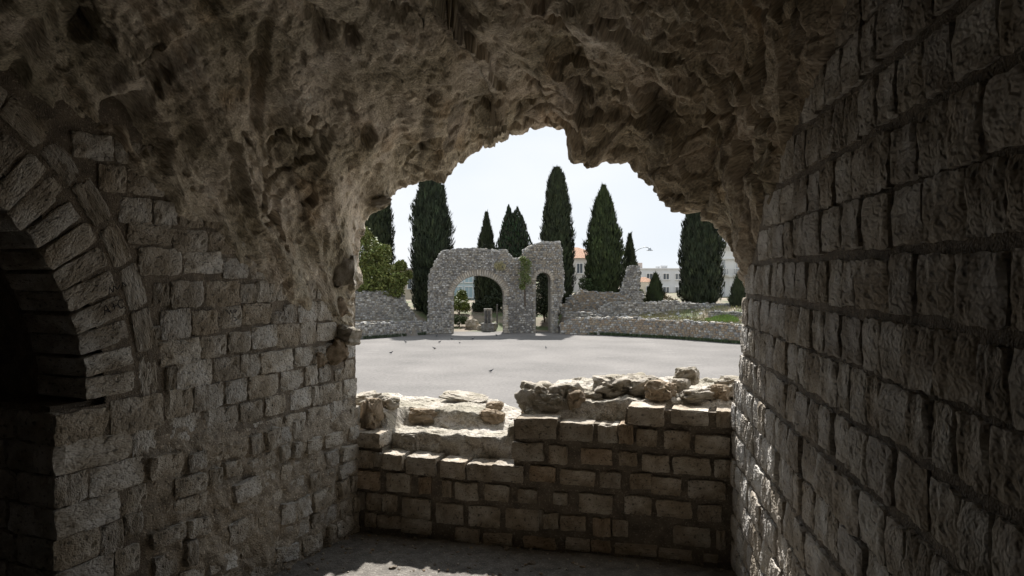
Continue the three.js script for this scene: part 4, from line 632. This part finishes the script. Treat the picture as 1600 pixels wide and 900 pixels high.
// ---- things behind the wide arch
{
  M.slab = std({ color: rgb(0.55, 0.54, 0.52), map: T.stoneC }); M.darkStone = std({ color: rgb(0.13, 0.13, 0.135), map: T.stoneC, roughness: 0.7 });
  const m = thing('stone_monument', 'small monument of two dark uprights on a block base inside the wide arch', 'monument', [-1.5, -1.98, -49.6], -0.27);
  part(m, 'base', mergeGeometries([bx(0.86, 0.4, 0.6, 0, 0.2, 0), bx(0.94, 0.09, 0.68, 0, 0.443, 0)]), std({ color: rgb(0.3, 0.3, 0.3), map: T.stoneC, bumpMap: T.stoneB, bumpScale: 0.01 }));
  part(m, 'back_slab', bx(0.52, 0.86, 0.12, -0.08, 0.92, -0.1), M.slab);
  part(m, 'upright', bx(0.14, 0.78, 0.1, -0.2, 0.88, 0.02), M.darkStone); part(m, 'upright', bx(0.14, 0.78, 0.1, 0.03, 0.88, 0.02), M.darkStone); part(m, 'cap', bx(0.5, 0.07, 0.24, -0.08, 1.389, -0.04), M.slab);
  const b = top('boulder', boulderGeo(5.5, 5, 0.3), M.boulder[0], 'big grey boulder inside the wide arch left of the monument', 'rock'); b.position.set(-2.65, -1.65, -50.8); b.scale.set(1.05, 0.85, 0.8);
  const c = top('boulder', boulderGeo(8.1, 4, 0.3), M.boulder[0], 'small grey stone at the foot of the monument', 'rock'); c.position.set(-2.1, -1.85, -50); c.scale.set(0.35, 0.4, 0.35);
  const s = thing('wooden_post', 'thin dark post standing behind the monument', 'post', [-1.0, -1.9, -51.5]); part(s, 'shaft', new THREE.CylinderGeometry(0.05, 0.06, 1.5, 8).translate(0, 0.75, 0), M.darkStone); part(s, 'cap', new THREE.CylinderGeometry(0.02, 0.065, 0.07, 8).translate(0, 1.53, 0), M.darkStone);
}

// ---- street lamp
{
  const l = thing('street_lamp', 'grey street lamp with a curved arm above the ruined pillar', 'lamp', [10.05, -0.6, -63]); const mm = std({ color: rgb(0.32, 0.34, 0.36), metalness: 0.4, roughness: 0.5 });
  part(l, 'pole', new THREE.CylinderGeometry(0.05, 0.09, 4.1, 10).translate(0, 2.05, 0), mm);
  part(l, 'arm', new THREE.TubeGeometry(new THREE.CatmullRomCurve3([[0, 4.05, 0], [0.15, 4.2, 0], [0.55, 4.42, 0], [0.95, 4.5, 0], [1.2, 4.42, 0]].map((p) => new THREE.Vector3(...p))), 20, 0.03, 7), mm);
  part(l, 'lamp_shade', new THREE.LatheGeometry([[0.03, 0.2], [0.08, 0.18], [0.14, 0.06], [0.26, -0.02], [0.27, -0.05], [0.2, -0.05]].map((p) => new THREE.Vector2(...p)), 16).translate(1.25, 4.26, 0), mm);
}

// ---- houses behind the trees
const plaster = (r, g, b) => std({ color: rgb(r, g, b), bumpMap: T.plasterB, bumpScale: 0.004 });
M.glass = std({ color: rgb(0.06, 0.075, 0.09), roughness: 0.12 }); M.frame = plaster(0.7, 0.7, 0.69); M.tile = std({ color: rgb(0.42, 0.25, 0.17), map: T.stoneC, bumpMap: T.streakB, bumpScale: 0.03 });
function win(parent, x, y, z, w, h, shutter) {
  const f = part(parent, 'window', mergeGeometries([bx(w + 0.12, 0.07, 0.1, 0, h / 2 + 0.035, 0), bx(w + 0.2, 0.08, 0.16, 0, -h / 2 - 0.04, 0.03), bx(0.06, h, 0.1, -w / 2 - 0.03, 0, 0), bx(0.06, h, 0.1, w / 2 + 0.03, 0, 0), bx(0.05, h, 0.07, 0, 0, 0)]), M.frame, [x, y, z]);
  part(f, 'pane', bx(w, h, 0.02, 0, 0, -0.02), shutter || M.glass); return f;
}
{
  const h = thing('house', 'house with an orange tiled roof behind the tallest cypress', 'house', [8.2, -0.8, -90], 0.25);
  part(h, 'wall', bx(6, 4.4, 6, 0, 2.2, -3), plaster(0.55, 0.53, 0.5)); const r = new THREE.CylinderGeometry(0.6, 4.9, 1.35, 4, 1).rotateY(Math.PI / 4).translate(0, 5.08, -3); part(h, 'roof', boxUV(r.toNonIndexed()), M.tile);
  for (const x of [-2.0, -0.3, 1.8]) win(h, x, 3.2, 0.05, 0.7, 1.1); win(h, -2.0, 1.2, 0.05, 0.7, 1.2); win(h, 1.8, 1.2, 0.05, 0.7, 1.2);
  const b = thing('apartment_block', 'pale grey flat-roofed building between the pillar and the wide cypress', 'building', [16.3, -1, -86]);
  part(b, 'wall', bx(6.4, 3.25, 6, 0, 1.625, -3), plaster(0.6, 0.61, 0.62)); part(b, 'parapet', bx(6.5, 0.14, 6.2, 0, 3.322, -3), plaster(0.66, 0.66, 0.66)); part(b, 'roof_room', bx(1.5, 0.62, 3, -2.2, 3.705, -3), plaster(0.42, 0.36, 0.32));
  for (const x of [-0.9, 0.95, 2.3]) for (const y of [2.45, 0.95]) win(b, x, y, 0.05, 0.62, 0.62); part(b, 'roof_box', bx(0.7, 0.3, 0.7, 1.1, 3.545, -2), plaster(0.5, 0.5, 0.5)); part(b, 'roof_box', bx(0.4, 0.22, 0.5, 0.3, 3.505, -1.5), plaster(0.55, 0.55, 0.55));
  const c = thing('garden_house', 'little cream house with an orange roof below the flat-roofed building', 'house', [13.9, -1, -80]); part(c, 'wall', bx(1.8, 1.9, 2.4, 0, 0.95, -1.2), plaster(0.62, 0.57, 0.47)); part(c, 'roof', boxUV(new THREE.CylinderGeometry(0.2, 1.75, 0.5, 4, 1).rotateY(Math.PI / 4).translate(0, 2.15, -1.2).toNonIndexed()), M.tile); win(c, 0.3, 1.2, 0.05, 0.4, 0.5);
  const v = thing('villa', 'white classical villa with cornice and balustrade behind the wide cypress', 'house', [21.0, -1, -70], -0.15), pw = plaster(0.7, 0.7, 0.68);
  part(v, 'wall', bx(5.4, 5.0, 6, 0, 2.5, -3), pw);
  const rf = part(v, 'roof', mergeGeometries([bx(5.7, 0.16, 6.3, 0, 5.09, -3), bx(5.9, 0.14, 6.5, 0, 5.243, -3), bx(5.5, 0.3, 6.1, 0, 5.466, -3)]), plaster(0.6, 0.59, 0.57)); for (let i = 0; i < 26; i++) part(rf, 'dentil', bx(0.1, 0.12, 0.1, -2.6 + i * 0.208, 4.945, 0.056), pw);
  part(v, 'cornice', bx(5.6, 0.16, 0.2, 0, 2.5, 0.103), pw); part(v, 'cornice', bx(5.6, 0.1, 0.16, 0, 4.1, 0.083), pw);
  for (const x of [-1.9, -0.2, 1.6]) { win(v, x, 3.45, 0.05, 0.75, 1.1, std({ color: rgb(0.42, 0.44, 0.45) })); win(v, x, 1.3, 0.05, 0.75, 1.4, std({ color: rgb(0.5, 0.51, 0.52) }));
    const bl = part(v, 'balustrade', mergeGeometries([bx(1.3, 0.06, 0.14, x, 3.2, 0.35), bx(1.3, 0.08, 0.4, x, 2.62, 0.305)]), pw); for (let i = 0; i < 7; i++) part(bl, 'baluster', new THREE.LatheGeometry([[0.03, 0], [0.05, 0.12], [0.055, 0.2], [0.025, 0.32], [0.035, 0.5]].map((p) => new THREE.Vector2(...p)), 8).translate(x - 0.54 + i * 0.18, 2.665, 0.35), std({ color: rgb(0.4, 0.4, 0.4) })); }
  for (const x of [-2.5, -1.05, 0.7, 2.4]) part(v, 'pilaster', bx(0.22, 2.4, 0.08, x, 1.2, 0.043), pw);
  const g = thing('glazed_building', 'pale blue building with white frames glimpsed through the wide arch', 'building', [-5.2, -1, -82]);
  part(g, 'wall', bx(5, 3.3, 5, 0, 1.65, -2.5), plaster(0.45, 0.55, 0.6)); for (let i = 0; i < 4; i++) for (const y of [0.8, 2.4]) win(g, -1.7 + i * 1.15, y, 0.05, 0.8, 1.1, std({ color: rgb(0.3, 0.42, 0.48), roughness: 0.3 }));
  const l = thing('low_house', 'low beige house with dark eaves left of the broad dark cypress', 'house', [-11, -0.8, -72]); part(l, 'wall', bx(7, 2.9, 5, 0, 1.45, -2.5), plaster(0.5, 0.44, 0.34)); part(l, 'eaves', bx(7.6, 0.16, 5.6, 0, 2.983, -2.5), plaster(0.2, 0.2, 0.19)); win(l, 1.6, 1.6, 0.05, 0.7, 0.9); win(l, -1, 1.6, 0.05, 0.7, 0.9);
}

// ---- birds on the sand
{
  const spine = [[-0.13, 0.075, 0.004], [-0.11, 0.078, 0.014], [-0.07, 0.085, 0.022], [-0.03, 0.092, 0.042], [0.02, 0.1, 0.048], [0.06, 0.115, 0.038], [0.078, 0.14, 0.022], [0.088, 0.158, 0.024], [0.103, 0.165, 0.023], [0.118, 0.163, 0.011], [0.135, 0.158, 0.004], [0.145, 0.156, 0.001]];
  const body = gridMesh(11, spine.length, (i, j) => { const a = i / 10 * Math.PI * 2, [x, y, r] = spine[j], fl = j < 3 ? 0.35 : 1; return [x, y + Math.cos(a) * r * fl, Math.sin(a) * r * (j < 3 ? 1.4 : 0.9), a, j]; });
  const legs = [-1, 1].map((s) => new THREE.CylinderGeometry(0.004, 0.005, 0.07, 5).translate(0, 0.035, s * 0.016)); const bg = mergeGeometries([body.toNonIndexed(), ...legs.map((l) => l.toNonIndexed())]); bg.computeVertexNormals();
  const wg = gridMesh(7, 5, (i, j) => { const f = i / 6, v = j / 4; return [mix(0.05, -0.1, f), 0.115 - 0.04 * v - 0.015 * f, 0.03 + 0.018 * Math.sin(Math.PI * (0.15 + 0.7 * f)) * (1 - 0.2 * v), f, v]; });
  const wg2 = wg.clone().scale(1, 1, -1); M.bird = std({ color: rgb(0.035, 0.035, 0.04), roughness: 0.7, side: THREE.DoubleSide }); M.wing = std({ color: rgb(0.055, 0.055, 0.065), roughness: 0.7, side: THREE.DoubleSide });
  const B = [[-5.53, 35.1, 0.4, 'dark bird nearest the left edge of the passage mouth'], [-5.64, 40.7, 2.6, 'dark bird in front of the left arena wall'], [-3.76, 37.2, 3.4, 'dark bird left of the middle of the sand, lowest of a loose group of five'], [-3.84, 40.7, 0.2, 'dark bird above the lowest one in the loose group left on the sand'], [-4.39, 44.8, 1.2, 'dark bird at the very end of the left arena wall'], [-3.35, 42.7, 3.0, 'dark bird standing in front of the left pier of the wide arch'], [-2.17, 42.7, 0.6, 'larger dark bird in front of the wide arch'], [-0.91, 45.3, 2.2, 'dark bird at the threshold of the wide arch below its right jamb'], [-0.78, 28.4, 0.3, 'dark bird out on the open sand nearest the parapet'], [1.66, 37.5, 1.7, 'dark bird alone on the sand below the narrow arch'], [-2.75, 40.4, 4.0, 'tiny dark bird below the wide arch opening']];
  B.forEach(([x, d, a, label], i) => { const t = thing('bird', label, 'bird', [x, AY - 0.005, -d], a, 'birds on the sand'); part(t, 'body', bg, M.bird); part(t, 'wing', wg, M.wing); part(t, 'wing', wg2, M.wing); t.scale.setScalar(i === 6 ? 0.95 : i === 10 ? 0.55 : 0.78); });
}

sh(scene);
renderer.render(scene, camera);
